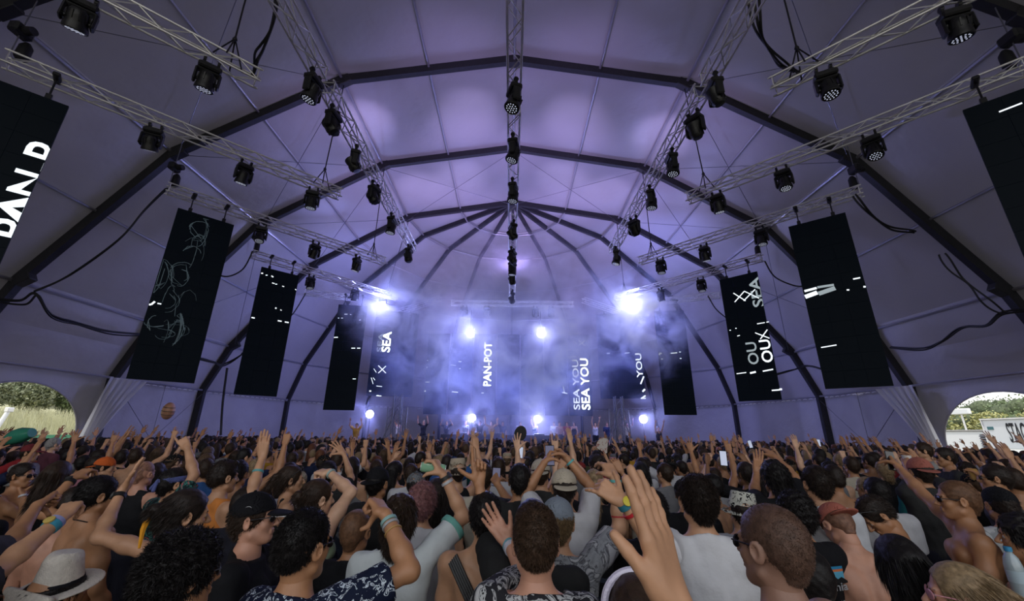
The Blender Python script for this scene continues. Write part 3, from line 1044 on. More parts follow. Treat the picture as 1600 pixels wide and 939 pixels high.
# ------------------------------------------------------------------ smoke: real volume round the stage
def smoke_volume():
    mb = MB()
    mb.box((0, 25.0, 7.2), (20.0, 12.6, 11.4))
    m = bpy.data.materials.new('stage_smoke')
    m.use_nodes = True
    nt = m.node_tree
    N, L = nt.nodes, nt.links
    N.remove(N['Principled BSDF'])
    vs = N.new('ShaderNodeVolumeScatter')
    vs.inputs['Color'].default_value = (0.72, 0.74, 1.0, 1)
    vs.inputs['Anisotropy'].default_value = 0.25
    geo = N.new('ShaderNodeNewGeometry')
    nz = N.new('ShaderNodeTexNoise')
    nz.inputs['Scale'].default_value = 0.55
    nz.inputs['Detail'].default_value = 7
    nz.inputs['Roughness'].default_value = 0.62
    nz.inputs['Distortion'].default_value = 1.0
    L.new(geo.outputs['Position'], nz.inputs['Vector'])
    mr = N.new('ShaderNodeMapRange')
    mr.inputs['From Min'].default_value = 0.47
    mr.inputs['From Max'].default_value = 0.62
    mr.inputs['To Min'].default_value = 0.04
    mr.inputs['To Max'].default_value = 1.9
    L.new(nz.outputs['Fac'], mr.inputs['Value'])
    acc = None
    for (c, r, d) in (((-6.3, 21.6, 8.3), 2.6, 0.8), ((7.0, 21.2, 8.0), 2.8, 1.3), ((-2.9, 23.6, 7.6), 2.7, 0.45), ((2.6, 23.6, 7.0), 3.2, 0.6),
                      ((0, 24.0, 4.0), 4.5, 0.14), ((3.6, 23.5, 5.6), 2.2, 0.45), ((-4.6, 23.2, 5.4), 2.6, 0.35), ((0, 24, 9.6), 6.5, 0.26), ((-8.6, 24.0, 3.0), 1.5, 0.7), ((8.1, 24.0, 2.9), 1.5, 0.7), ((-2.5, 25.6, 2.9), 1.6, 0.8), ((1.7, 25.6, 2.9), 1.6, 0.8), ((-2.5, 23.7, 7.8), 1.3, 0.8), ((1.7, 23.7, 7.8), 1.3, 0.8)):
        vd = N.new('ShaderNodeVectorMath')
        vd.operation = 'DISTANCE'
        vd.inputs[1].default_value = c
        L.new(geo.outputs['Position'], vd.inputs[0])
        mp = N.new('ShaderNodeMapRange')
        mp.interpolation_type = 'SMOOTHSTEP'
        mp.inputs['From Min'].default_value = 0.0
        mp.inputs['From Max'].default_value = r * 1.35
        mp.inputs['To Min'].default_value = d
        mp.inputs['To Max'].default_value = 0.0
        L.new(vd.outputs['Value'], mp.inputs['Value'])
        if acc is None:
            acc = mp.outputs[0]
        else:
            ad = N.new('ShaderNodeMath')
            ad.operation = 'ADD'
            L.new(acc, ad.inputs[0])
            L.new(mp.outputs[0], ad.inputs[1])
            acc = ad.outputs[0]
    mu = N.new('ShaderNodeMath')
    mu.operation = 'MULTIPLY'
    L.new(acc, mu.inputs[0])
    L.new(mr.outputs[0], mu.inputs[1])
    vd = N.new('ShaderNodeVectorMath')
    vd.operation = 'DISTANCE'
    vd.inputs[1].default_value = (0, 25.5, 8.0)
    L.new(geo.outputs['Position'], vd.inputs[0])
    mp = N.new('ShaderNodeMapRange')
    mp.interpolation_type = 'SMOOTHSTEP'
    mp.inputs['From Min'].default_value = 2.0
    mp.inputs['From Max'].default_value = 9.5
    mp.inputs['To Min'].default_value = 0.045
    mp.inputs['To Max'].default_value = 0.0
    L.new(vd.outputs['Value'], mp.inputs['Value'])
    a2 = N.new('ShaderNodeMath')
    a2.operation = 'ADD'
    L.new(mu.outputs[0], a2.inputs[0])
    L.new(mp.outputs[0], a2.inputs[1])
    L.new(a2.outputs[0], vs.inputs['Density'])
    L.new(vs.outputs[0], N['Material Output'].inputs['Volume'])
    o = mb.build('smoke', m)
    tag(o, 'drifting bluish stage smoke round the glaring lamps', 'smoke', kind='stuff')


smoke_volume()
# ------------------------------------------------------------------ surface building: smooth unions of limbs sampled on a grid
RX = lambda a: np.array([[1, 0, 0], [0, math.cos(a), -math.sin(a)], [0, math.sin(a), math.cos(a)]])
RY = lambda a: np.array([[math.cos(a), 0, math.sin(a)], [0, 1, 0], [-math.sin(a), 0, math.cos(a)]])
RZ = lambda a: np.array([[math.cos(a), -math.sin(a), 0], [math.sin(a), math.cos(a), 0], [0, 0, 1]])
V3 = lambda *a: np.array(a if len(a) == 3 else a[0], float)


def unit(v):
    v = np.asarray(v, float)
    return v / (np.linalg.norm(v) + 1e-9)


class Field:
    def __init__(s):
        s.p = []
        s.R = np.eye(3)
        s.t = np.zeros(3)
        s.noise = None

    def xf(s, R=None, t=None):
        s.R = np.eye(3) if R is None else np.asarray(R)
        s.t = np.zeros(3) if t is None else np.asarray(t, float)
        return s

    def cap(s, a, b, ra, rb=None, k=0.02, op=1, flat=None, sq=None, cut=None):
        """tapered limb from a to b; flat=(axis,scale) squashes it; cut=list of (point, normal): keep the side against the normal"""
        rb = ra if rb is None else rb
        a, b = s.R @ V3(a) + s.t, s.R @ V3(b) + s.t
        if flat is not None:
            flat = (unit(s.R @ V3(flat[0])), flat[1])
        if cut:
            cut = [(s.R @ V3(c[0]) + s.t, unit(s.R @ V3(c[1]))) for c in cut]
        s.p.append(('c', a, b, ra, rb, k, op, flat, cut))
        return s

    def ell(s, c, r, R=None, k=0.02, op=1, cut=None):
        A = s.R if R is None else s.R @ R
        if cut:
            cut = [(s.R @ V3(q[0]) + s.t, unit(s.R @ V3(q[1]))) for q in cut]
        s.p.append(('e', s.R @ V3(c) + s.t, A, np.asarray(r, float), 0, k, op, None, cut))
        return s

    def plane(s, c, n, k=0.004):
        """removes everything on the side of n"""
        s.p.append(('h', s.R @ V3(c) + s.t, unit(s.R @ V3(n)), 0, 0, k, -2, None, None))
        return s

    def mesh(s, h, disp=None):
        lo = np.full(3, 1e9)
        hi = -lo
        bbs = []
        for q in s.p:
            if q[0] == 'c':
                m = max(q[3], q[4]) + q[5]
                l, u = np.minimum(q[1], q[2]) - m, np.maximum(q[1], q[2]) + m
            elif q[0] == 'e':
                ex = np.sqrt(((q[2] * q[3][None, :]) ** 2).sum(1)) + q[5]
                l, u = q[1] - ex, q[1] + ex
            else:
                bbs.append(None)
                continue
            bbs.append((l, u))
            if q[6] > 0:
                lo, hi = np.minimum(lo, l), np.maximum(hi, u)
        lo = lo - 3 * h
        hi = hi + 3 * h
        n = np.ceil((hi - lo) / h).astype(int) + 1
        D = np.full(n, 1.0, np.float32)
        ax = [(lo[i] + h * np.arange(n[i])).astype(np.float32) for i in range(3)]
        for q, bb in zip(s.p, bbs):
            if bb is None:
                X, Y, Z = np.meshgrid(*ax, indexing='ij', sparse=True)
                d = (X - q[1][0]) * q[2][0] + (Y - q[1][1]) * q[2][1] + (Z - q[1][2]) * q[2][2]
                D = np.maximum(D, d)
                continue
            i0 = np.clip(np.floor((bb[0] - lo) / h).astype(int) - 3, 0, n)
            i1 = np.clip(np.ceil((bb[1] - lo) / h).astype(int) + 4, 0, n)
            if (i1 <= i0).any():
                continue
            sl = tuple(slice(i0[i], i1[i]) for i in range(3))
            X, Y, Z = np.meshgrid(*[ax[i][sl[i]] for i in range(3)], indexing='ij', sparse=True)
            if q[0] == 'c':
                _, a, b, ra, rb, k, op, flat, cut = q
                ab = b - a
                L2 = float(ab @ ab) + 1e-12
                t = ((X - a[0]) * ab[0] + (Y - a[1]) * ab[1] + (Z - a[2]) * ab[2]) / L2
                t = np.clip(t, 0, 1)
                dx, dy, dz = X - a[0] - t * ab[0], Y - a[1] - t * ab[1], Z - a[2] - t * ab[2]
                if flat is not None:
                    f, sc_ = flat
                    pr = (dx * f[0] + dy * f[1] + dz * f[2]) * (1 / sc_ - 1)
                    dx, dy, dz = dx + pr * f[0], dy + pr * f[1], dz + pr * f[2]
                d = np.sqrt(dx * dx + dy * dy + dz * dz) - (ra + (rb - ra) * t)
                if flat is not None:
                    d = d * (0.5 + 0.5 * flat[1])
            else:
                _, c, A, r, _, k, op, _, cut = q
                x, y, z = X - c[0], Y - c[1], Z - c[2]
                k0 = k1 = 0
                for i in range(3):
                    w = (x * A[0, i] + y * A[1, i] + z * A[2, i]) / r[i]
                    k0 = k0 + w * w
                    k1 = k1 + (w / r[i]) ** 2
                k0 = np.sqrt(k0)
                d = k0 * (k0 - 1) / (np.sqrt(k1) + 1e-6)
            if cut:
                for cp, cn in cut:
                    d = np.maximum(d, (X - cp[0]) * cn[0] + (Y - cp[1]) * cn[1] + (Z - cp[2]) * cn[2])
            E_ = D[sl]
            if op == 1:
                hh = np.maximum(k - np.abs(E_ - d), 0) / k
                D[sl] = np.minimum(E_, d) - hh * hh * k / 4
            else:
                d = -d
                hh = np.maximum(k - np.abs(E_ - d), 0) / k
                D[sl] = np.maximum(E_, d) + hh * hh * k / 4
        if disp is not None:
            amp, fr, seed = disp
            q = np.random.RandomState(seed)
            X, Y, Z = np.meshgrid(*ax, indexing='ij', sparse=True)
            acc = 0
            for o in range(4):
                w = q.uniform(-1, 1, 3) * fr * (1.6 ** o)
                w2 = q.uniform(-1, 1, 3) * fr * (1.6 ** o)
                acc = acc + np.sin(X * w[0] + Y * w[1] + Z * w[2] + q.uniform(0, 6)) * np.sin(X * w2[0] + Y * w2[1] + Z * w2[2] + q.uniform(0, 6)) / (1.3 ** o)
            D = D + (amp * acc).astype(np.float32)
        return nets(D, lo, h)


CO = np.array([(i, j, k) for i in (0, 1) for j in (0, 1) for k in (0, 1)])
EDG = [(a, b) for a in range(8) for b in range(a + 1, 8) if np.abs(CO[a] - CO[b]).sum() == 1]


def nets(D, lo, h):
    S_ = D < 0
    c = np.zeros(tuple(np.array(D.shape) - 1), np.int8)
    nx, ny, nz = c.shape
    for o in CO:
        c += S_[o[0]:o[0] + nx, o[1]:o[1] + ny, o[2]:o[2] + nz]
    act = np.argwhere((c > 0) & (c < 8))
    if len(act) == 0:
        return np.zeros((0, 3)), np.zeros((0, 4), int)
    vals = np.stack([D[act[:, 0] + o[0], act[:, 1] + o[1], act[:, 2] + o[2]] for o in CO], 1)
    acc = np.zeros((len(act), 3))
    cnt = np.zeros(len(act))
    for a, b in EDG:
        va, vb = vals[:, a], vals[:, b]
        m = (va < 0) != (vb < 0)
        t = np.where(m, va / np.where(m, va - vb, 1), 0)
        p = CO[a][None] + (CO[b] - CO[a])[None] * t[:, None]
        acc += np.where(m[:, None], p, 0)
        cnt += m
    P = lo + h * (act + acc / cnt[:, None])
    idx = np.full(c.shape, -1, np.int64)
    idx[act[:, 0], act[:, 1], act[:, 2]] = np.arange(len(act))
    F = []
    for axis in range(3):
        s0 = [slice(None)] * 3
        s1 = [slice(None)] * 3
        s0[axis] = slice(0, -1)
        s1[axis] = slice(1, None)
        A_, B_ = S_[tuple(s0)], S_[tuple(s1)]
        e = np.argwhere(A_ != B_)
        u, v = (axis + 1) % 3, (axis + 2) % 3
        ok = (e[:, u] > 0) & (e[:, v] > 0) & (e[:, u] < c.shape[u]) & (e[:, v] < c.shape[v])
        e = e[ok]
        fl = A_[tuple(e.T)]

        def g(du, dv):
            q = e.copy()
            q[:, u] -= du
            q[:, v] -= dv
            return idx[q[:, 0], q[:, 1], q[:, 2]]
        Q = np.stack([g(1, 1), g(0, 1), g(0, 0), g(1, 0)], 1)
        Q[~fl] = Q[~fl][:, ::-1]
        F.append(Q)
    F = np.concatenate(F)
    F = F[(F >= 0).all(1)]
    return P, F


def join(parts):
    Vs, Fs, n = [], [], 0
    for P, F in parts:
        Vs.append(P)
        Fs.append(F + n)
        n += len(P)
    return np.concatenate(Vs), np.concatenate(Fs)


def npmesh(name, P, F, mats, parent=None, midx=None, tris=None, colors=None):
    me = bpy.data.meshes.new(name)
    nf = len(F)
    nt_ = 0 if tris is None else len(tris)
    me.vertices.add(len(P))
    me.vertices.foreach_set('co', np.asarray(P, np.float32).ravel())
    me.loops.add(nf * 4 + nt_ * 3)
    li = np.asarray(F, np.int32).ravel()
    st = np.arange(nf) * 4
    if nt_:
        li = np.concatenate([li, np.asarray(tris, np.int32).ravel()])
        st = np.concatenate([st, nf * 4 + 3 * np.arange(nt_)])
    me.loops.foreach_set('vertex_index', li)
    me.polygons.add(nf + nt_)
    me.polygons.foreach_set('loop_start', st.astype(np.int32))
    me.polygons.foreach_set('use_smooth', np.ones(nf + nt_, bool))
    if midx is not None:
        me.polygons.foreach_set('material_index', np.asarray(midx, np.int32))
    me.update(calc_edges=True)
    if colors is not None:
        ca = me.color_attributes.new('Col', 'FLOAT_COLOR', 'POINT')
        ca.data.foreach_set('color', np.asarray(colors, np.float32).ravel())
    return link(name, me, mats, parent)


# ------------------------------------------------------------------ a hand: palm, four fingers, thumb
HANDS = {  # (mcp,pip,dip) bend of index, middle, ring, little; thumb (out, fold, bend)
    'open': ([(8, 10, 6)] * 4, (42, 12, 10), 5),
    'flat': ([(2, 4, 2)] * 4, (28, 12, 8), 2),
    'wide': ([(0, 8, 5), (-2, 6, 5), (0, 8, 5), (4, 10, 6)], (60, 5, 5), 15),
    'relaxed': ([(28, 30, 18), (34, 34, 20), (38, 38, 22), (42, 40, 24)], (35, 25, 20), 5),
    'fist': ([(80, 95, 55)] * 4, (-8, 68, 60), 1),
    'point': ([(5, 8, 5), (80, 95, 60), (84, 95, 60), (86, 95, 60)], (-5, 66, 55), 2),
    'gun': ([(3, 6, 4), (72, 90, 55), (80, 95, 60), (84, 95, 60)], (62, 2, 5), 3),
    'horns': ([(4, 8, 5), (82, 95, 60), (82, 95, 60), (6, 10, 8)], (-5, 66, 50), 4),
    'hold': ([(48, 50, 28), (52, 52, 30), (54, 54, 30), (56, 56, 32)], (38, 45, 30), 3),
    'pinch': ([(45, 40, 22), (55, 60, 30), (62, 66, 35), (66, 70, 40)], (38, 38, 22), 3),
    'shaka': ([(66, 80, 50), (70, 85, 50), (66, 80, 45), (20, 20, 12)], (58, 5, 8), 4),
}


def hand_field(f, W, Z, PN, side, pose, sc_=1.0):
    """W wrist, Z towards the fingers, PN palm normal (curl direction); side +1 thumb on the +X side of (Z x PN ...)"""
    Z = unit(Z)
    PN = unit(PN - Z * float(np.dot(PN, Z)))
    X = np.cross(PN, Z) * side       # thumb direction
    R = np.stack([X, PN, Z], 1)      # local x=thumb side, y=palm, z=fingers
    P = lambda *a: W + sc_ * (R @ np.array(a))
    D = lambda v: R @ np.array(v)
    fing, th, spread = HANDS[pose]
    s = sc_
    for x0, x1, r0, r1 in ((.020, .032, .0125, .0125), (.006, .011, .0135, .0130), (-.008, -.010, .0135, .0125), (-.020, -.029, .0125, .0115)):
        f.cap(P(x0 * .8, 0.001, -.012), P(x1, 0, .086), r0 * s, r1 * s, k=.012 * s)
    f.ell(P(.024, .010, .034), np.array((.016, .014, .030)) * s, R @ RY(-.35), k=.012 * s)
    f.ell(P(-.022, .008, .040), np.array((.013, .012, .034)) * s, R, k=.012 * s)
    bx = (.032, .0105, -.0105, -.030)
    ln = ((.043, .026, .020), (.047, .030, .021), (.043, .028, .021), (.034, .020, .018))
    zb = (.088, .092, .088, .080)
    rr_ = (.0100, .0102, .0096, .0085)
    for i in range(4):
        sp = math.radians(spread) * (1.2, .3, -.6, -1.5)[i]
        p = P(bx[i], -.001, zb[i])
        ang = 0
        r = rr_[i] * s
        for j in range(3):
            ang += math.radians(fing[i][j])
            d = D((math.sin(sp) * math.cos(ang), math.sin(ang), math.cos(sp) * math.cos(ang)))
            q = p + d * ln[i][j] * s
            f.cap(p, q, r * (1.04 if j == 0 else 1), r * .93, k=.0035 * s)
            f.ell(p - D((0, .0015, 0)), (r * 1.04,) * 3, k=.003 * s)
            p = q
            r *= .92
    o, fo, be = [math.radians(a) for a in th]
    p = P(.024, .004, .012)
    d = D((math.sin(o) * math.cos(fo), math.sin(fo), math.cos(o) * math.cos(fo)))
    q = p + d * .044 * s
    f.cap(p, q, .0155 * s, .0125 * s, k=.012 * s)
    for l, r0, r1 in ((.033, .0118, .0108), (.027, .0108, .0088)):
        fo += be * .5 + math.radians(4)
        o -= be * .9
        d = D((math.sin(o) * math.cos(fo), math.sin(fo), math.cos(o) * math.cos(fo)))
        p, q = q, q + d * l * s
        f.cap(p, q, r0 * s, r1 * s, k=.004 * s)
    return R


# ------------------------------------------------------------------ head: skull, face, ears (head space: origin between the ears, +y the face)
def head_field(f, grow=0.0, female=False, ears=True, heavy=0.0):
    w = .94 if female else 1.0
    f.ell((0, -.012, .030), (.073 * w + heavy * .5, .094, .088), k=.02)
    f.ell((0, -.040, .012), (.066 * w, .062, .072), k=.02)
    f.ell((0, .036, -.040), (.054 * w + heavy, .052, .070), k=.025)
    f.ell((0, .062, -.088), (.026, .022, .022), k=.022)
    f.cap((-.046 * w, .010, -.062), (-.016, .062, -.090), .022, .018, k=.02)
    f.cap((.046 * w, .010, -.062), (.016, .062, -.090), .022, .018, k=.02)
    f.ell((-.036, .058, -.024), (.020, .020, .020), k=.02)
    f.ell((.036, .058, -.024), (.020, .020, .020), k=.02)
    f.cap((-.032, .077, .022), (.032, .077, .022), .011, .011, k=.014)
    for sx in (-1, 1):
        f.ell((sx * .031, .090, .004), (.017, .013, .011), k=.010, op=-1)
        f.ell((sx * .031, .073, .003), (.0125, .0125, .0125), k=.003)
    f.cap((0, .088, .010), (0, .110, -.026), .0075, .0115, k=.008)
    f.ell((-.010, .098, -.031), (.008, .009, .007), k=.006)
    f.ell((.010, .098, -.031), (.008, .009, .007), k=.006)
    f.cap((-.018, .087, -.0535), (.018, .087, -.0535), .0055, k=.006)
    f.cap((-.016, .086, -.0640), (.016, .086, -.0640), .0065, k=.006)
    f.cap((-.022, .094, -.0588), (.022, .094, -.0588), .0022, k=.004, op=-1)
    if ears:
        for sx in (-1, 1):
            E_ = RZ(-sx * .45) @ RX(-.15)
            f.ell((sx * .079 * w, -.008, -.004), (.0075, .020, .032), E_, k=.006)
            f.ell((sx * .086 * w, -.004, -.002), (.006, .010, .018), E_, k=.005, op=-1)


def hair_field(f, style, fac=1.0):
    """hair as a shell over the skull with the face, ears and neck kept free"""
    t = {'buzz': .004, 'bald': .0015, 'short': .010, 'fade': .010, 'curly': .024, 'long': .014, 'bun': .008, 'pony': .008, 'afro': .050, 'under': .007, 'mop': .018, 'quiff': .016}.get(style, .014)
    side = {'fade': .004, 'quiff': .005, 'buzz': .003, 'bald': .001}.get(style, t * .75)
    if style in ('fade', 'quiff'):
        f.ell((0, -.014, .036), (.073 + side, .093 + side, .086 + t), k=.012)
        f.ell((0, -.010, .062), (.066 + t * .4, .086 + t * .5, .062 + t), k=.015)
    else:
        f.ell((0, -.014, .034), (.073 + side, .094 + t, .086 + t), k=.015)
    f.ell((0, -.044, .010), (.065 + side, .062 + t * .8, .072 + t * .3), k=.015)
    if style in ('short', 'buzz', 'curly', 'mop', 'bald', 'fade', 'quiff'):
        lo_ = -.052 if style in ('fade', 'quiff') else -.060
        f.cap((0, -.056, -.026), (0, -.052, lo_), .046 + side, .034 + side * .5, k=.02)
        f.plane((0, -.06, -.16 if style == 'mop' else -.056 if style in ('fade', 'quiff') else -.078), (0, .25, -1))
    if style == 'quiff':
        f.cap((-.03, .062, .105), (.035, .050, .112), .022, .020, k=.02)
    if style in ('long',):
        f.cap((0, -.070, .02), (0, -.098, -.16), .070, .062, k=.03)
        f.cap((-.045, -.05, 0), (-.07, -.075, -.24), .040, .030, k=.03)
        f.cap((.045, -.05, 0), (.07, -.075, -.24), .040, .030, k=.03)
        f.cap((0, -.10, -.10), (0, -.125, -.30), .055, .030, k=.03)
    if style == 'mop':
        f.cap((0, -.060, .0), (0, -.070, -.10), .072, .055, k=.03)
    if style == 'bun':
        f.ell((0, -.130, .03), (.034, .030, .034), k=.012)
        f.cap((0, -.06, -.03), (0, -.05, -.055), .045, .03, k=.02)
    if style == 'pony':
        f.ell((0, -.118, .035), (.024, .024, .024), k=.010)
        f.cap((0, -.128, .030), (0, -.165, -.06), .028, .026, k=.012)
        f.cap((0, -.165, -.06), (.01, -.150, -.20), .026, .012, k=.012)
        f.cap((0, -.06, -.03), (0, -.05, -.055), .045, .03, k=.02)
    # free the face, the ears and the front of the neck
    f.ell((0, .105, -.035), (.080, .072, .112), k=.012, op=-1)
    f.ell((0, .100, .035), (.060, .040, .040), k=.010, op=-1)
    if style not in ('long', 'mop', 'afro', 'curly'):
        for sx in (-1, 1):
            f.ell((sx * .088, .006, -.020), (.026, .030, .040), k=.006, op=-1)
    f.ell((0, .04, -.15), (.10, .085, .10), k=.01, op=-1) if style not in ('long',) else None


def strands(P, F, n, length, wid, seed, flow=(0, -.35, -.75), lift=.8, curl=0.0):
    """thin hair blades standing on a surface"""
    q = np.random.RandomState(seed)
    a = P[F[:, 0]]
    nrm = np.cross(P[F[:, 2]] - P[F[:, 0]], P[F[:, 3]] - P[F[:, 1]])
    ar = np.linalg.norm(nrm, axis=1) + 1e-12
    nrm = nrm / ar[:, None]
    pick = q.choice(len(F), n, p=ar / ar.sum())
    u, v = q.rand(n, 1), q.rand(n, 1)
    Q = P[F[pick]]
    base = Q[:, 0] * (1 - u) * (1 - v) + Q[:, 1] * u * (1 - v) + Q[:, 2] * u * v + Q[:, 3] * (1 - u) * v
    N_ = nrm[pick]
    d = N_ * lift + np.asarray(flow)[None] + q.normal(0, (.10 if lift < .2 else .24) + curl, (n, 3))
    d /= np.linalg.norm(d, axis=1)[:, None]
    L_ = length * q.uniform(.6, 1.25, (n, 1))
    s_ = np.cross(d, q.normal(0, 1, (n, 3)))
    s_ /= np.linalg.norm(s_, axis=1)[:, None] + 1e-9
    s_ *= wid
    d2 = d + np.asarray(flow)[None] * .6 + q.normal(0, (.06 if lift < .2 else .15) + curl, (n, 3))
    d2 /= np.linalg.norm(d2, axis=1)[:, None]
    b0 = base - N_ * .002
    m = b0 + d * L_ * .55
    t = m + d2 * L_ * .5
    Vv = np.stack([b0 - s_, b0 + s_, m + s_ * .8, m - s_ * .8, t], 1).reshape(-1, 3)
    k = 5 * np.arange(n)[:, None]
    quads = k + np.array([[0, 1, 2, 3]])
    tri = k + np.array([[3, 2, 4]])
    return Vv, quads, tri


SK = {'pale': (.62, .37, .24), 'fair': (.52, .28, .16), 'tan': (.41, .20, .10), 'brown': (.23, .11, .055), 'pink': (.55, .28, .185)}
HC = {'black': (.012, .010, .010), 'dark': (.022, .015, .012), 'brown': (.034, .020, .013), 'light': (.09, .055, .033), 'blond': (.26, .18, .10), 'grey': (.30, .29, .28), 'red': (.12, .045, .022)}
M['skin'] = mat('skin', rough=.48, spec=.45, objcol=True, noise=.13, nscale=14, bump=.12, bscale=130, bdist=.004)
M['hair'] = mat('hair', rough=.42, spec=.22, objcol=True, noise=.35, nscale=55, bump=.4, bscale=260, bdist=.004)
M['cloth'] = mat('cloth', rough=.85, spec=.2, objcol=True, noise=.08, nscale=9, bump=.45, bscale=16, bdist=.018)
M['denim'] = mat('shorts_cloth', rough=.9, spec=.1, objcol=True, noise=.1, bump=.3, bscale=20)
M['white_eye'] = mat('eye', (.32, .29, .27), .25)
M['iris'] = mat('iris', (.03, .02, .015), .1)
M['dark_glass'] = mat('sunglass_lens', (.008, .008, .012), .08, spec=.7)
M['bandm'] = mat('wristband', rough=.5, objcol=True)


def pattern(name, base, spots, scale, thr=.5, kind='VORONOI', dist=1.0):
    """printed cloth: ramp colours on a cell or cloud pattern"""
    m = mat(name, base, .8, spec=.2, bump=.4, bscale=16, bdist=.015)
    nt = m.node_tree
    N, L = nt.nodes, nt.links
    tcn = N.new('ShaderNodeTexCoord')
    nz = N.new('ShaderNodeTexNoise')
    nz.inputs['Scale'].default_value = scale
    nz.inputs['Detail'].default_value = 2 if kind == 'VORONOI' else 5
    nz.inputs['Distortion'].default_value = dist
    L.new(tcn.outputs['Object'], nz.inputs['Vector'])
    r = N.new('ShaderNodeValToRGB')
    r.color_ramp.interpolation = 'CONSTANT' if kind == 'VORONOI' else 'LINEAR'
    e = r.color_ramp.elements
    e[0].position = 0
    e[0].color = (*base, 1)
    e[1].position = thr
    e[1].color = (*spots[0], 1)
    for i, c in enumerate(spots[1:]):
        x = e.new(min(.99, thr + .06 * (i + 1)))
        x.color = (*c, 1)
    L.new(nz.outputs['Fac'], r.inputs[0])
    L.new(r.outputs[0], N['Principled BSDF'].inputs['Base Color'])
    return m


M['floral'] = pattern('navy_floral_print', (.006, .010, .030), [(.55, .62, .68), (.012, .02, .05), (.55, .60, .65)], 42, .56)
M['tropic'] = pattern('tropical_leaf_print', (.008, .020, .022), [(.05, .20, .17), (.02, .04, .05), (.35, .10, .10), (.10, .28, .24)], 24, .50)
M['tiedye'] = pattern('tie_dye_print', (.015, .016, .02), [(.30, .31, .33), (.06, .06, .07), (.42, .42, .44)], 9, .46, 'CLOUD', 2.5)
M['tiedye2'] = pattern('grey_swirl_print', (.02, .02, .024), [(.42, .43, .43), (.08, .08, .09), (.5, .5, .5)], 15, .50, 'VORONOI', 2.5)
M['stripes'] = pattern('grey_stripe_print', (.30, .31, .32), [(.45, .46, .47), (.25, .26, .27)], 14, .5, 'CLOUD', .2)


HATRES = [1.0]


def hat_parts(kind, root, Rh, th, col, extra=None):
    """hats in head space; returns nothing, links the parts under root"""
    f = Field().xf(Rh, th)
    c4 = lambda o, c: setattr(o, 'color', (*c, 1))
    if kind in ('cap', 'capback'):
        sg = 1 if kind == 'cap' else -1
        f.ell((0, -.012, .040), (.086, .106, .092), k=.01)
        f.ell((0, -.012, .040), (.080, .100, .086), k=.004, op=-1)
        f.plane((0, 0, .030), (0, .12 * sg, -1))
        o = npmesh('cap', *f.mesh(.0048 * HATRES[0]), M['cloth'], root)
        c4(o, col)
        f = Field().xf(Rh @ RX(-.16 * sg), th)
        f.ell((0, sg * .095, .040), (.078, .085, .010), k=.005)
        f.ell((0, sg * .090, .026), (.080, .090, .012), k=.004, op=-1)
        f.plane((0, sg * .070, 0), (0, -sg, 0))
        o = npmesh('cap_brim', *f.mesh(.0035 * HATRES[0]), M['cloth'], root)
        c4(o, extra or col)
        f = Field().xf(Rh, th)
        f.ell((0, -.012, .134), (.008, .008, .005))
        o = npmesh('cap_button', *f.mesh(.002 * HATRES[0]), M['cloth'], root)
        c4(o, col)
    elif kind == 'bucket':
        f.cap((0, -.012, .045), (0, -.012, .105), .094, .080, k=.01)
        f.ell((0, -.012, .045), (.086, .088, .085), k=.004, op=-1)
        f.plane((0, 0, .030), (0, 0, -1))
        f.plane((0, 0, .135), (0, .1, 1))
        o = npmesh('hat_crown', *f.mesh(.005 * HATRES[0]), extra or M['cloth'], root)
        c4(o, col)
        f = Field().xf(Rh, th)
        f.cap((0, -.012, .040), (0, -.012, -.012), .094, .142, k=.01)
        f.cap((0, -.012, .060), (0, -.012, -.030), .084, .148, k=.004, op=-1)
        f.plane((0, 0, .040), (0, 0, 1))
        f.plane((0, 0, -.012), (0, 0, -1))
        o = npmesh('hat_brim', *f.mesh(.005 * HATRES[0]), extra or M['cloth'], root)
        c4(o, col)
    elif kind == 'fedora':
        f.cap((0, -.01, .045), (0, -.01, .125), .088, .070, k=.01, flat=((1, 0, 0), .88))
        f.ell((0, -.01, .215), (.040, .085, .045), k=.02, op=-1)
        f.plane((0, 0, .030), (0, 0, -1))
        f.plane((0, 0, .170), (0, .18, 1), k=.02)
        o = npmesh('hat_crown', *f.mesh(.0042 * HATRES[0]), M['straw'], root)
        c4(o, col)
        f = Field().xf(Rh @ RX(.05), th)
        f.ell((0, -.005, .030), (.135, .158, .014), k=.006)
        f.ell((0, -.005, .052), (.150, .150, .020), k=.006, op=-1)
        f.cap((-.11, -.10, .045), (.11, -.10, .045), .018, k=.02)
        f.cap((-.11, -.085, .068), (.11, -.085, .068), .018, k=.01, op=-1)
        f.ell((0, -.01, .02), (.078, .09, .05), k=.004, op=-1)
        o = npmesh('hat_brim', *f.mesh(.004), M['straw'], root)
        c4(o, col)
        f = Field().xf(Rh, th)
        f.cap((0, -.01, .040), (0, -.01, .110), .0905, .0775, k=.01, flat=((1, 0, 0), .88))
        f.plane((0, 0, .034), (0, 0, -1))
        f.plane((0, 0, .064), (0, 0, 1))
        o = npmesh('hat_band', *f.mesh(.0042), M['cloth'], root)
        c4(o, (.01, .01, .014))
    elif kind == 'bandana':
        f.ell((0, -.014, .036), (.083, .104, .088), k=.01)
        f.ell((0, -.014, .036), (.074, .094, .08), k=.004, op=-1)
        f.plane((0, 0, .066), (0, -.1, 1))
        f.plane((0, 0, .022), (0, .1, -1))
        f.cap((0, -.115, .035), (.03, -.135, -.03), .010, .014, k=.01)
        f.cap((0, -.115, .035), (-.03, -.135, -.02), .010, .014, k=.01)
        o = npmesh('bandana', *f.mesh(.005), extra or M['cloth'], root)
        c4(o, col)


M['straw'] = mat('woven_straw', rough=.8, objcol=True, noise=.10, nscale=60, bump=.8, bscale=180, bdist=.006)
BLACKISH = (.009, .009, .011)


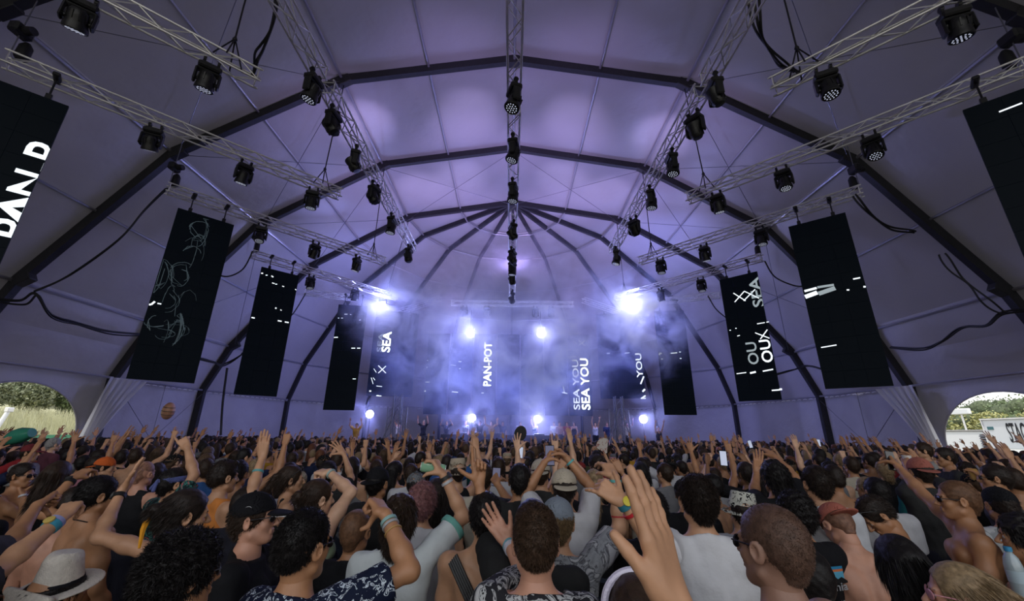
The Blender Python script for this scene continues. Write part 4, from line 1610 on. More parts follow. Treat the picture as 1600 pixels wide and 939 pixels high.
def ray_at(px, py):
    d = at(px, py, y=1.0) - Vector((0, 0, CAM_H))
    return np.array(d) / d.length


def solve(S0, px, py, L_, far):
    """point on the pixel's ray at distance L_ from S0 (world)"""
    o = np.array((0, 0, CAM_H))
    d = ray_at(px, py)
    w = S0 - o
    b = float(w @ d)
    disc = b * b - (float(w @ w) - L_ * L_)
    if disc < 0:
        p = o + d * b
        return S0 + unit(p - S0) * L_
    return o + d * (b + (1 if far else -1) * math.sqrt(disc))


def person(loc, zc, yaw=0.0, head=(0, 0, 0), skin='fair', hair=('short', 'dark'), top=None, arms=(None, None), female=False, h=.012, hh=.0055, hatk=None, glasses=None, label='', group=None, lean=0.0, build=1.0, nstr=0, seed=0, legs=True, shorts=(.02, .02, .03), detail=True, name='person', hscale=1.0, eyes=True, turn=0.0):
    """loc=(x,y) under the head; zc height of the head centre above the ground; yaw degrees, 0 faces the stage"""
    yaw_ = math.radians(yaw)
    root = empty(name, (loc[0], loc[1], 0), yaw_)
    Rw = RZ(yaw_)
    O = np.array((loc[0], loc[1], 0.0))
    toL = lambda p: Rw.T @ (np.asarray(p, float) - O)
    toW = lambda p: Rw @ np.asarray(p, float) + O
    dz = zc - 1.63                      # shift of the upper body
    b = build * (.92 if female else 1.0)
    sw = .178 * b
    le = math.radians(lean)
    RL = RX(-le)                         # lean: positive bends forward about the hips
    hip = V3(0, 0, .98 + dz)
    body_off = -(RL @ (V3(0, 0, 1.63 + dz) - hip) - (V3(0, 0, 1.63 + dz) - hip))
    body_off[2] = 0
    T_ = hip - RL @ hip + body_off
    up = lambda p: RL @ (V3(p) + V3(0, 0, dz)) + T_
    SH = [up((-sw, -.005, 1.415)), up((sw, -.005, 1.415))]
    RT = RZ(math.radians(turn))
    f = Field()

    def torso(f, g=0.0, k=.03, bare=True):
        f.xf(RL, RL @ V3(0, 0, dz) + T_)
        f.ell((0, -.005, 1.27), (.150 * b + g, .105 * b + g, .19), k=k)
        f.ell((0, .005, 1.08), (.132 * b + g, .095 * b + g, .17), k=k)
        f.ell((0, -.005, .95), (.158 * b + g, .110 * b + g, .12), k=k)
        f.cap((-.13 * b, -.012, 1.405), (.13 * b, -.012, 1.405), .050 + g, k=k)
        f.cap((0, -.020, 1.475), (-.125 * b, -.014, 1.420), .050 + g * .6, .046 + g, k=k)
        f.cap((0, -.020, 1.475), (.125 * b, -.014, 1.420), .050 + g * .6, .046 + g, k=k)
        f.cap((-.115 * b, -.01, 1.36), (-.10 * b, .0, 1.16), .060 + g, .050 + g, k=k)
        f.cap((.115 * b, -.01, 1.36), (.10 * b, .0, 1.16), .060 + g, .050 + g, k=k)
        if female:
            f.ell((-.07, .095, 1.28), (.055, .045 + g, .055), k=.03)
            f.ell((.07, .095, 1.28), (.055, .045 + g, .055), k=.03)
        else:
            f.ell((-.065, .075, 1.33), (.075, .038 + g, .060), k=.03)
            f.ell((.065, .075, 1.33), (.075, .038 + g, .060), k=.03)
        if bare:
            for sx in (-1, 1):
                f.ell((sx * .080 * b, -.080, 1.335), (.052, .026, .075), RY(sx * .25), k=.045)
                f.cap((sx * .030, -.086, 1.28), (sx * .032, -.082, 1.02), .024, .026, k=.03)
            f.cap((0, -.133, 1.36), (0, -.126, 1.02), .018, .016, k=.035, op=-1)

    torso(f, bare=not top)
    # neck
    f.cap((0, -.016, 1.43), (0, -.006, 1.56), .056 * (.86 if female else 1), .052 * (.86 if female else 1.02), k=.03)
    f.xf()
    if legs:
        for sx in (-1, 1):
            hj = V3(sx * .09, 0, .93 + dz)
            kn = V3(sx * .10, .02, (.93 + dz) * .53)
            an = V3(sx * .11, -.02, .09)
            f.cap(hj, kn, .085, .055, k=.03)
            f.cap(kn, (kn * .55 + an * .45) + V3(0, -.015, 0), .052, .053, k=.02)
            f.cap((kn * .55 + an * .45) + V3(0, -.015, 0), an, .052, .034, k=.02)
            f.cap(an + V3(0, -.02, -.05), an + V3(sx * .02, .15, -.06), .036, .028, k=.02)
    # arms
    hands = []
    elbows = []
    wrists = []
    AR = []
    for i, A in enumerate(arms):
        sx = (-1, 1)[i]
        Sj = SH[i].copy()
        if A is None:
            A = dict(e=V3(sx * .06, -.05, -.29), w=V3(sx * .02, .10, -.24), hand='relaxed')
        la, lf = .295, .255
        if 'epx' in A:
            raise_ = 1.0 if A['epx'][1] < 0 else 0
            Sw = toW(Sj)
            E_ = toL(solve(Sw, A['epx'][0], A['epx'][1], la, A.get('ef', True)))
            if E_[2] > Sj[2] - .02:
                Sj = Sj + V3(-sx * .020, 0, .035)
                E_ = toL(solve(toW(Sj), A['epx'][0], A['epx'][1], la, A.get('ef', True)))
            W_ = toL(solve(toW(E_), A['wpx'][0], A['wpx'][1], lf, A.get('wf', True)))
        else:
            e = unit(A['e'])
            if e[2] > 0:
                Sj = Sj + V3(-sx * .020, 0, .035)
            E_ = Sj + e * la
            W_ = E_ + unit(A['w']) * lf
        elbows.append(E_)
        wrists.append(W_)
        ad = unit(E_ - Sj)
        fd = unit(W_ - E_)
        thin = (.84 if female else 1.0) * (.5 + .5 * build)
        f.ell(Sj, (.056 * thin,) * 3, k=.03)
        f.cap(Sj, E_, .050 * thin, .036 * thin, k=.03)
        f.ell(Sj + ad * .15, (.045 * thin,) * 3, k=.03)
        f.cap(E_ - fd * .01, E_ + fd * .08, .036 * thin, .040 * thin, k=.02)
        f.cap(E_ + fd * .08, W_, .040 * thin, .0245 * thin, k=.02)
        hd = unit(toL(toW(W_) + 0) * 0 + fd) if 'hdir' not in A else unit(Rw.T @ V3(A['hdir']))
        if 'hpx' in A:
            hd = unit(toL(solve(toW(W_), A['hpx'][0], A['hpx'][1], .17, A.get('hf', True))) - W_)
        pn = Rw.T @ V3(A.get('palm', (0, 1, 0)))
        hf = Field()
        if detail:
            hf.cap(W_ - fd * .05, W_, .029 * thin, .0235 * thin, k=.01)
            hf.cap(W_, W_ + hd * .02, .024 * thin, .022, k=.012)
        hs = A.get('hs', 1.0) * (.92 if female else 1.0)
        # thumb side: a right hand (i==1) with fingers up and palm forward has its thumb toward the body
        R_ = hand_field(hf, W_ + hd * .012, hd, pn, (1 if i == 0 else -1) * A.get('flip', 1), A.get('hand', 'open'), hs)
        hands.append((hf, R_, W_, hd, pn))
        AR.append((Sj, E_, W_, ad, fd, thin))
    parts = [f.mesh(h)]
    for hf, *_ in hands:
        parts.append(hf.mesh(min(h, .0048) if detail else (.008 if h < .03 else .016)))
    # head
    hy, hp, hr = [math.radians(a) for a in head]
    neck = up((0, -.010, 1.545))
    Rh = RL @ RZ(hy) @ RX(-hp) @ RY(hr) * 1.0
    th = neck + Rh @ V3(0, .010, .085)
    Rhs = Rh * hscale
    hf = Field().xf(Rh, th)
    head_field(hf, female=female)
    hf.cap((0, -.018, -.05), Rh.T @ (neck - th) + V3(0, 0, -.015), .052 * (.86 if female else 1.02), .052 * (.86 if female else 1.02), k=.02)
    hm = hf.mesh(hh)
    parts.append(hm)
    P, F = join(parts)
    body = npmesh('body', P, F, M['skin'], root)
    body.color = (*SK[skin], 1) if isinstance(skin, str) else (*skin, 1)
    if detail and eyes:
        for sx in (-1, 1):
            e_ = Field().xf(Rh, th)
            e_.ell((sx * .031, .0755, .003), (.0112, .0112, .0112))
            ev, ef = e_.mesh(.003)
            ir = ((ev - (Rh @ V3(sx * .031, .0867, .003) + th)) ** 2).sum(1) < .0055 ** 2
            fm = ir[ef].all(1).astype(int)
            npmesh('eye', ev, ef, [M['white_eye'], M['iris']], root, midx=fm)
        for sx in (-1, 1):
            e_ = Field().xf(Rh, th)
            e_.cap((sx * .016, .089, .021), (sx * .046, .078, .024), .004, .003, k=.002)
            o = npmesh('eyebrow', *e_.mesh(.0028), M['hair'], root)
            o.color = (*HC.get(hair[1], HC['dark']), 1)
    # hair
    if hair and hair[0] != 'none':
        hf = Field().xf(Rh, th)
        hair_field(hf, hair[0])
        if hatk and hatk[0] in ('cap', 'capback', 'bucket', 'fedora'):
            hf.plane((0, 0, .052), (0, 0, 1))
        rough = {'curly': (.0045, 130), 'afro': (.007, 110), 'mop': (.004, 90), 'buzz': (.0006, 90), 'bald': (.0004, 60)}.get(hair[0], (.0014, 80))
        P, F = hf.mesh(hh if hair[0] != 'buzz' else hh * .8, disp=(*rough, seed + 3))
        tris = None
        if nstr and len(F):
            ln = {'buzz': .006, 'fade': .012, 'short': .018, 'curly': .024, 'afro': .03, 'long': .10, 'mop': .040, 'bun': .035, 'pony': .06, 'quiff': .016, 'bald': .003}.get(hair[0], .02)
            cu = .5 if hair[0] in ('curly', 'afro') else .0
            fl = Rh @ V3(0, -.35, -.9 if hair[0] in ('long', 'mop') else -.55)
            li = .10 if hair[0] in ('long', 'bun', 'pony') else .25 if hair[0] == 'mop' else .5 if hair[0] == 'short' else .75
            sv, sq, st = strands(P, F, nstr, ln, .0011 if hair[0] not in ('long', 'mop') else .0016, seed, fl, li, cu)
            F = np.concatenate([F, sq + len(P)])
            tris = st + len(P)
            P = np.concatenate([P, sv])
        if len(F):
            o = npmesh('hair', P, F, M['hair'], root, tris=tris)
            hc = HC[hair[1]] if isinstance(hair[1], str) else hair[1]
            if hair[0] in ('buzz', 'bald'):
                sk = SK[skin] if isinstance(skin, str) else skin
                w_ = .5 if hair[0] == 'buzz' else .15
                hc = tuple(a * w_ + c * (1 - w_) * .6 for a, c in zip(hc, sk))
            o.color = (*hc, 1)
    if hatk:
        hat_parts(hatk[0] if isinstance(hatk, tuple) else hatk, root, Rh, th, hatk[1], hatk[2] if len(hatk) > 2 else None)
    if glasses:
        gf = Field().xf(Rh, th)
        zz = .004 if glasses[0] == 'eyes' else .090
        yy = .098 if glasses[0] == 'eyes' else .082
        for sx in (-1, 1):
            gf.cap((sx * .040 * 1.6, yy - .012, zz + .008), (sx * .081, -.010, zz + .006 if glasses[0] == 'eyes' else .04), .0028, .0028, k=.003)
            gf.ell((sx * .032, yy - .004, zz), (.027, .005, .020), RZ(-sx * .25), k=.004)
        gf.cap((-.012, yy, zz + .006), (.012, yy, zz + .006), .003, k=.004)
        P, F = gf.mesh(.003)
        o = npmesh('sunglasses' if glasses[1] != 'clear' else 'spectacles', P, F, glasses[2] if len(glasses) > 2 else M['dark_glass'], root)
    # clothes
    if top:
        kind = top[0]
        m_ = top[2] if len(top) > 2 else M['cloth']
        cf = Field()
        g = .014 if kind != 'tank' else .009
        torso(cf, g, bare=False)
        cf.xf()
        if kind in ('tee', 'long'):
            for i in range(2):
                Sj, E_, W_, ad, fd, thin = AR[i]
                if kind == 'tee':
                    c_ = Sj + ad * .215
                    cf.cap(Sj, Sj + ad * .26, .058 * thin + .012, .050 * thin + .020, k=.03, cut=[(c_, ad)])
                else:
                    cf.cap(Sj, E_, .068 * thin, .052 * thin, k=.03)
                    cf.cap(E_, W_ - fd * .03, .052 * thin, .038 * thin, k=.03)
        cf.xf(RL, RL @ V3(0, 0, dz) + T_)
        nf_ = .86 if female else 1.0
        cf.cap((0, -.016, 1.40), (0, -.008, 1.53), .056 * nf_ + g * .7, .053 * nf_ + g * .7, k=.03)
        cf.cap((0, -.016, 1.30), (0, -.006, 1.72), .105, .105, k=.003, op=-1, cut=[((0, -.016, 1.482), (0, -.40, -1))])
        if kind in ('tank', 'straps'):
            for sx in (-1, 1):
                cf.ell((sx * (.205 if kind == 'tank' else .17) * b, 0, 1.42), (.085, .16, .14), k=.006, op=-1)
            cf.ell((0, .08, 1.47), (.08, .10, .12), k=.006, op=-1)
            cf.ell((0, -.09, 1.50), (.075 if kind != 'tank' else .055, .09, .055 if kind == 'tank' else .20), k=.006, op=-1)
        cf.plane((0, 0, .86 if kind != 'crop' else 1.12), (0, 0, -1))
        P, F = cf.mesh(h if h < .012 else max(h * .9, .011), disp=(.0042, 15, seed))
        o = npmesh({'tank': 'tank_top', 'straps': 'strap_top'}.get(kind, 'shirt'), P, F, m_, root)
        o.color = (*top[1], 1)
        if kind == 'tee' and detail and len(top) > 3:
            for i in range(2):          # contrasting sleeve cuffs and collar
                Sj, E_, W_, ad, fd, thin = AR[i]
                tf = Field()
                tf.cap(Sj + ad * .1, Sj + ad * .26, .056 * thin + .022, .050 * thin + .028, k=.01, cut=[(Sj + ad * .222, ad), (Sj + ad * .185, -ad)])
                o = npmesh('sleeve_cuff', *tf.mesh(.007), M['cloth'], root)
                o.color = (*top[3], 1)
            mb = MB()
            pts = []
            for a in range(25):
                an = 2 * math.pi * a / 24
                pts.append(Vector(up((.071 * math.cos(an), -.014 + .073 * math.sin(an), 1.482 - .029 * math.sin(an)))))
            mb.tube(pts, .009, 6)
            o = mb.build('collar', M['cloth'], root)
            o.color = (*top[3], 1)
    if legs and shorts:
        sf = Field()
        sf.xf(RL, RL @ V3(0, 0, dz) + T_)
        sf.ell((0, -.005, .95), (.170 * b, .122 * b, .13), k=.03)
        sf.plane((0, 0, 1.02), (0, 0, 1))
        sf.xf()
        for sx in (-1, 1):
            sf.cap(V3(sx * .09, 0, .93 + dz), V3(sx * .10, .02, (.93 + dz) * .60), .098, .085, k=.03)
        o = npmesh('shorts', *sf.mesh(max(h, .02)), M['denim'], root)
        o.color = (*shorts, 1)
    tag(root, label, 'person', group)
    info = dict(root=root, Rh=Rh, th=th, AR=AR, hands=hands, toW=toW, toL=toL, up=up, Rw=Rw)
    return info


def band(info, i, t, col, wid=.018, name='wristband', face=None, mt=None):
    """a band round forearm i, at distance t (m) below the wrist"""
    Sj, E_, W_, ad, fd, thin = info['AR'][i]
    c = W_ - fd * t
    r = (.0265 + .04 * t) * thin + .004
    q = Vector(fd).to_track_quat('Z', 'Y').to_matrix()
    mb = MB()
    mb.lathe([(r * .98, -wid / 2), (r * 1.08, -wid / 2), (r * 1.10, 0), (r * 1.08, wid / 2), (r * .98, wid / 2)], Vector(c), q, 18)
    o = mb.build(name, mt or M['bandm'], info['root'])
    o.color = (*col, 1)
    if face is not None:        # dial on the back of the wrist
        R_ = info['hands'][i][1]
        n = -Vector(R_[:, 1])
        fb = MB()
        q2 = n.to_track_quat('Z', 'Y').to_matrix()
        fb.lathe([(.019, -.004), (.020, .004), (.016, .0055)], Vector(c) + n * (r + .002), q2, 16)
        o2 = fb.build('watch_dial', M['bandm'], info['root'])
        o2.color = (*face, 1)
    return o
# ------------------------------------------------------------------ the people close to the camera, each placed and posed by itself
PLACED = []          # (x, y, short phrase)
U = dict
GN = 'people near the camera'


def pp(px, py, y, label, short=None, **k):
    w = at(px, py, y=y)
    k.setdefault('group', GN)
    i = person((w.x, w.y), w.z, label=label, **k)
    PLACED.append((w.x, w.y, short, w.z))
    return i


def A2(e, w, h, hand='open', ef=True, wf=True, hf=True, palm=(0, 1, 0), flip=1, hs=1.0):
    return U(epx=e, wpx=w, hpx=h, hand=hand, ef=ef, wf=wf, hf=hf, palm=palm, flip=flip, hs=hs)


DOWN = U(e=(.10, .12, -.98), w=(-.05, .5, -.8), hand='relaxed')
DOWNL = U(e=(-.10, .12, -.98), w=(.05, .5, -.8), hand='relaxed')

# the big raised hand right of the middle
i32 = pp(1060, 1900, .52, 'person beneath the camera reaching up the big bare hand nearest the lens', 'the big hand', skin='fair', hair=('short', 'dark'), top=('tee', (.02, .02, .025)),
         arms=(DOWNL, A2((1085, 1010), (1032, 862), (992, 716), 'flat', ef=False, wf=True, hf=True, palm=(-.68, .68, .1), hs=.97)), h=.009, hh=.006, name='person', eyes=False)

# 1 straw hat
hat1 = pp(92, 926, 2.1, 'person in a cream straw fedora with a dark band', 'the straw fedora', yaw=-12, head=(0, -6, 5), skin='tan', hair=('short', 'black'), hatk=('fedora', (.62, .57, .50)), arms=(DOWNL, DOWN), top=('tee', (.02, .02, .02)), nstr=2500)
# 2 close dark head with spectacles
pp(285, 900, 1.58, 'close dark wavy-haired head with thin wire spectacles, bottom edge beside the straw fedora', 'the wire spectacles', yaw=-32, skin='tan', hair=('curly', 'black'), arms=(DOWNL, DOWN), top=('tee', (.012, .012, .014)), glasses=('eyes', 'clear', M['steel']), nstr=16000, h=.010, hh=.0038)
# 3 woman, bun, black tank, arm up
w3 = pp(286, 806, 2.27, 'woman in a black strap top with yellow-tied dark bun, long arm raised and black watch', 'the yellow hair ribbon', yaw=-25, head=(-15, 5, 0), skin='fair', female=True, hair=('bun', 'dark'), top=('straps', (.01, .01, .012)),
        arms=(A2((155, 838), (190, 768), (222, 722), 'wide', ef=True, wf=True, palm=(.8, .5, 0)), DOWN), nstr=7000, h=.0095, hh=.0045)
band(w3, 0, .03, (.01, .01, .01), .022, 'watch_strap', (.05, .05, .05))
mb = MB()
for k_ in range(3):
    mb.tube([Vector(w3['th']) + Vector(w3['Rh'] @ V3(*p)) for p in ((-.05, -.10, .005), (-.02 + .01 * k_, -.142, .0), (.0, -.15, -.03 - .01 * k_), (.0 + .014 * k_, -.145, -.10 - .012 * k_))], [.010, .013, .012, .006], 6)
o = mb.build('hair_ribbon', M['cloth'], w3['root'])
o.color = (.65, .28, .02, 1)
# 4 bare-backed dark head with necklace, arm with watch
w4 = pp(154, 775, 2.95, 'bare-backed man with thick black hair and a cord necklace, watch arm pointing', 'the cord necklace', yaw=-22, head=(-10, 0, 0), skin='tan', hair=('short', 'black'),
        arms=(A2((70, 800), (114, 747), (150, 726), 'pinch', ef=True, wf=True, palm=(0, .4, -1)), DOWN), nstr=6000, h=.010, hh=.0048)
band(w4, 0, .03, (.01, .01, .01), .024, 'watch_strap', (.03, .03, .03))
mb = MB()
mb.tube([Vector(w4['up']((.074 * math.cos(a), -.016 + .072 * math.sin(a), 1.475 - .03 * math.sin(a) + .02 * (math.sin(a) < 0) * 0))) for a in [2 * math.pi * t / 30 for t in range(31)]], .003, 5)
mb.build('necklace', M['rubber'], w4['root'])
# 5 arms coming in from the left edge
w5 = pp(-105, 860, 1.7, 'person beyond the left photo edge whose thick forearm with a blue watch reaches in', 'the blue watch arm', yaw=-20, skin='fair', hair=('short', 'brown'), top=('tee', (.03, .03, .035)),
        arms=(DOWNL, A2((-4, 892), (92, 812), (128, 772), 'pinch', ef=True, wf=True, palm=(0, .5, -.9), hs=1.0)), h=.009, eyes=False)
band(w5, 1, .035, (.05, .30, .42), .026, 'watch_strap', (.55, .40, .10))
band(w5, 1, .012, (.28, .30, .55), .016, 'festival_wristband')
w5b = pp(-60, 800, 2.1, 'person beyond the left edge with a closed hand lifted behind the blue watch', 'the hand behind the blue watch', yaw=-15, skin='tan', hair=('short', 'dark'), top=('tee', (.05, .05, .05)),
         arms=(DOWNL, A2((12, 858), (58, 790), (92, 765), 'fist', ef=True, wf=True, palm=(.3, .8, -.4))), h=.010, eyes=False)
# 7..14
w7 = pp(34, 744, 4.7, 'shirtless man in profile with sunglasses and banded fist at the left edge', 'the banded fist', yaw=-80, skin='tan', hair=('fade', 'dark'), glasses=('eyes', 'dark'),
        arms=(A2((6, 800), (30, 772), (33, 752), 'fist', ef=False, wf=True), A2((45, 815), (36, 772), (30, 750), 'fist', ef=False, wf=True, palm=(1, 0, 0))), nstr=2500)
band(w7, 1, .02, (.6, .6, .62), .02)
pp(47, 708, 6.5, 'person in a dark red cap near the open left doorway', 'the dark red cap', yaw=-70, skin='fair', hair=('short', 'dark'), hatk=('cap', (.16, .025, .03)), top=('tee', (.30, .29, .28)), arms=(DOWNL, DOWN), nstr=800)
pp(84, 695, 8.0, 'white-haired person in a pale cap before the grass slope', 'the white-haired person', yaw=-20, skin='pale', hair=('short', 'grey'), top=('tee', (.12, .04, .06)), arms=(DOWNL, DOWN), nstr=800)
pp(164, 731, 5.5, 'person in a bright orange cap turned to the stage', 'the orange cap', yaw=-60, skin='fair', hair=('short', 'dark'), hatk=('capback', (.60, .12, .025)), top=('tee', (.03, .03, .03)), arms=(DOWNL, DOWN), nstr=800)
pp(224, 741, 4.3, 'bald man in a black tank top behind a lifted hand', 'the bald head', yaw=-5, skin='pink', hair=('bald', 'dark'), top=('tank', (.012, .012, .014)), arms=(DOWNL, DOWN))
w11 = pp(272, 757, 3.6, 'man with a blue bandana and leafy tropical shirt pointing one hand up', 'the tropical shirt', yaw=-35, skin='fair', hair=('short', 'black'), hatk=('bandana', (.10, .12, .30)), top=('tee', (.05, .1, .1), M['tropic']),
         arms=(A2((235, 792), (262, 770), (280, 752), 'relaxed'), A2((303, 741), (293, 700), (279, 678), 'point', ef=True, wf=True, palm=(-.4, .9, 0))), nstr=2500)
pp(350, 747, 3.55, 'dark-haired man in a bright orange tank top with thin black straps', 'the orange tank top', yaw=-30, skin='fair', hair=('quiff', 'dark'), top=('tank', (.62, .22, .05)), arms=(DOWNL, DOWN), nstr=3000)
w14 = pp(400, 812, 2.3, 'man in profile wearing a black cap with a white-edged brim and black tee', 'the white-edged cap', yaw=-78, head=(0, -4, 0), skin='pink', hair=('short', 'brown'), hatk=('cap', (.006, .006, .008)), glasses=('eyes', 'dark'), top=('tee', (.010, .010, .012)),
         arms=(DOWNL, DOWN), nstr=3500, h=.0095, hh=.0042)
f_ = Field().xf(w14['Rh'] @ RX(-.16), w14['th'])
f_.ell((0, .095, .034), (.0795, .087, .008), k=.004)
f_.ell((0, .088, .034), (.0775, .084, .030), k=.003, op=-1)
f_.plane((0, .04, 0), (0, -1, 0))
o = npmesh('brim_edge', *f_.mesh(.003), M['cloth'], w14['root'])
o.color = (.75, .75, .78, 1)
mb = MB()          # small round emblem on the side of the cap
mb.tube([Vector(w14['th']) + Vector(w14['Rh'] @ V3(.0795, -.01 + .017 * math.cos(a), .062 + .011 * math.sin(a))) for a in [2 * math.pi * t / 16 for t in range(17)]], .0014, 4)
o = mb.build('cap_emblem', M['cloth'], w14['root'])
o.color = (.5, .5, .52, 1)
mb = MB()
mb.box(Vector(w14['th']) + Vector(w14['Rh'] @ V3(.045, .072, .088)), (.012, .012, .03), bev=.003)
# 15 floral shirt
w15 = pp(474, 856, 1.72, 'short black-haired man in a navy floral shirt, bent arm and fist raised', 'the floral shirt', yaw=-22, skin='tan', hair=('fade', 'black'), glasses=('eyes', 'dark'), top=('tee', (.3, .3, .3), M['floral']),
         arms=(DOWNL, A2((640, 890), (603, 804), (577, 770), 'fist', ef=True, wf=True, palm=(-.6, .3, -.7))), nstr=14000, h=.009, hh=.004)
for t, c, wd in ((.035, (.25, .42, .40), .014), (.055, (.35, .36, .38), .010), (.085, (.45, .28, .10), .005)):
    band(w15, 1, t, c, wd, 'bracelet')
# 16 bun man arm over head
w16 = pp(496, 780, 2.95, 'pale man with a small hair bun and pale green tank, arm bent overhead', 'the small hair bun', yaw=-40, skin='pale', hair=('bun', 'brown'), top=('tank', (.30, .38, .24)),
         arms=(DOWNL, A2((548, 768), (515, 738), (487, 736), 'fist', ef=True, wf=True, palm=(0, .3, -1))), nstr=4000, h=.010, hh=.0048)
band(w16, 1, .02, (.30, .42, .40), .014, 'bracelet')
pp(556, 832, 2.65, 'cropped brown-haired man in a black tee between the floral and mint shirts', 'the cropped brown head', yaw=-8, skin='tan', hair=('buzz', 'dark'), top=('tee', (.010, .010, .012)), arms=(DOWNL, DOWN), nstr=3500)
# 18 mint and white tee
w18 = pp(624, 812, 2.5, 'person with wavy brown hair in a white tee with mint sleeves raising a can', 'the mint-sleeved tee', yaw=6, skin='fair', hair=('mop', 'brown'), top=('tee', (.60, .64, .64), M['cloth'], (.16, .42, .36)),
         arms=(DOWNL, A2((724, 806), (691, 738), (672, 706), 'hold', ef=True, wf=True, palm=(-.9, .3, 0))), nstr=14000, h=.0095, hh=.0045)
band(w18, 1, .018, (.02, .02, .02), .022, 'watch_strap', (.04, .04, .05))
band(w18, 1, .045, (.45, .46, .48), .016, 'bracelet')
w19 = pp(383, 790, 3.2, 'person hidden behind the black cap with an open hand raised straight', 'the straight open hand', yaw=0, skin='fair', hair=('short', 'dark'), top=('tee', (.02, .02, .03)),
         arms=(DOWNL, A2((392, 765), (410, 715), (415, 674), 'flat', ef=True, wf=True, palm=(0, 1, 0))))
band(w19, 1, .11, (.10, .35, .36), .016)
w20 = pp(512, 742, 4.2, 'person with a slim arm raised behind the small hair bun', 'the slim raised arm', yaw=0, skin='fair', hair=('short', 'black'), female=True, top=('tee', (.02, .02, .02)),
         arms=(DOWNL, A2((549, 747), (537, 708), (522, 690), 'wide', ef=True, wf=True, palm=(0, .5, -.8))), nstr=1500)
pp(590, 756, 3.6, 'person in a plain black backward cap past the floral shirt', 'the black backward cap', yaw=-15, skin='tan', hair=('short', 'black'), hatk=('capback', (.008, .008, .010)), top=('tee', (.02, .02, .02)), arms=(DOWNL, DOWN), nstr=800)
pp(455, 750, 3.9, 'woman with tied hair and white sunglasses pushed up past the small hair bun', 'the pushed-up white sunglasses', yaw=-60, skin='fair', female=True, hair=('pony', 'brown'), glasses=('top', 'dark'), top=('straps', (.02, .02, .02)), arms=(DOWNL, DOWN), nstr=2500)
w23 = pp(683, 775, 3.4, 'dark long-haired woman, red wristband hand lifted between heads', 'the red wristband', yaw=0, skin='fair', female=True, hair=('long', 'dark'), top=('straps', (.02, .02, .02)),
         arms=(A2((666, 812), (657, 772), (643, 752), 'pinch', ef=True, wf=True), DOWN), nstr=5000)
band(w23, 0, .02, (.45, .03, .03), .016)
pp(660, 788, 3.0, 'pink-haired curly head in a white tee beside the mint sleeve', 'the pinkish curls', yaw=0, skin='fair', female=True, hair=('curly', (.22, .10, .10)), top=('tee', (.55, .55, .57)), arms=(DOWNL, DOWN), nstr=3000)
# 24 the centre head
w24 = pp(837, 852, 1.66, 'man with a tidy brown faded haircut seen from behind at the middle, palm lifted', 'the faded haircut', yaw=0, head=(0, 4, 0), skin='pink', hair=('fade', (.065, .038, .024)), top=('tee', (.3, .3, .3), M['tiedye2']),
         arms=(A2((826, 905), (795, 850), (756, 792), 'open', ef=True, wf=True, palm=(.35, -1, .1), flip=-1), DOWN), nstr=18000, h=.009, hh=.0038)
band(w24, 0, .012, (.12, .32, .38), .018, 'watch_strap')
band(w24, 0, .034, (.50, .52, .60), .022, 'festival_wristband')
# 26 bare back with diagonal strap
w26 = pp(758, 808, 2.4, 'bare-backed man with a broad black strap across his back', 'the black diagonal strap', yaw=0, skin='fair', hair=('short', 'black'), arms=(DOWNL, DOWN), nstr=4000, h=.010)
mb = MB()
pts = [w26['up']((-.150 + .029 * t, -.128 + .0016 * (t - 5) ** 2 * .9, 1.46 - .046 * t)) for t in range(11)]
for w_ in (-.018, -.009, 0, .009, .018):
    mb.tube([Vector(p) + Vector((w_ * .8, 0, w_)) for p in pts], .008, 6)
mb.build('bag_strap', M['black'], w26['root'])
# tan arm making a two-finger sign
w27 = pp(832, 826, 2.1, 'person behind the faded haircut whose tan arm points index and thumb up', 'the pointing tan hand', yaw=0, skin='tan', hair=('short', 'black'), top=('tee', (.02, .02, .02)),
         arms=(A2((762, 838), (746, 740), (748, 690), 'gun', ef=True, wf=True, palm=(.2, -1, 0), hs=1.0), DOWN), h=.010)
wZ = pp(812, 752, 3.3, 'person holding up the dark phone left of the faded haircut', 'the dark phone', yaw=0, skin='tan', hair=('short', 'black'), top=('tee', (.02, .02, .02)),
        arms=(A2((802, 796), (777, 756), (768, 738), 'hold', ef=True, wf=True, palm=(.2, 1, 0)), DOWN), nstr=2500)
# 29 two hands with a phone, beige cap, white tee
w29 = pp(881, 764, 3.0, 'man in a beige backward cap and white tee filming with both hands', 'the beige cap', yaw=0, skin='tan', hair=('short', 'dark'), hatk=('capback', (.46, .40, .31)), top=('tee', (.58, .57, .58)),
         arms=(A2((821, 772), (851, 722), (862, 700), 'hold', ef=True, wf=True, palm=(.8, .5, 0)), A2((924, 762), (886, 716), (870, 702), 'hold', ef=True, wf=True, palm=(-.8, .5, 0))), nstr=900, h=.010)
band(w29, 1, .03, (.10, .38, .38), .014)
pp(845, 741, 3.9, 'person in a beige cap seen beyond the filming arms', 'the farther beige cap', yaw=-10, skin='fair', hair=('short', 'brown'), hatk=('capback', (.42, .37, .30)), top=('tee', (.03, .03, .03)), arms=(DOWNL, DOWN))
w30 = pp(872, 818, 2.4, 'person in a grey cap and dark tie-dye tee, arm raised with teal band', 'the grey cap', yaw=-12, skin='fair', hair=('short', (.17, .11, .055)), hatk=('cap', (.20, .23, .27)), top=('tee', (.3, .3, .3), M['tiedye']),
         arms=(DOWNL, A2((968, 824), (961, 744), (941, 714), 'relaxed', ef=True, wf=True, palm=(-.3, .9, 0))), nstr=6000, h=.0095, hh=.0045)
band(w30, 1, .02, (.10, .40, .38), .014)
band(w30, 1, .20, (.40, .02, .03), .010, 'bracelet')
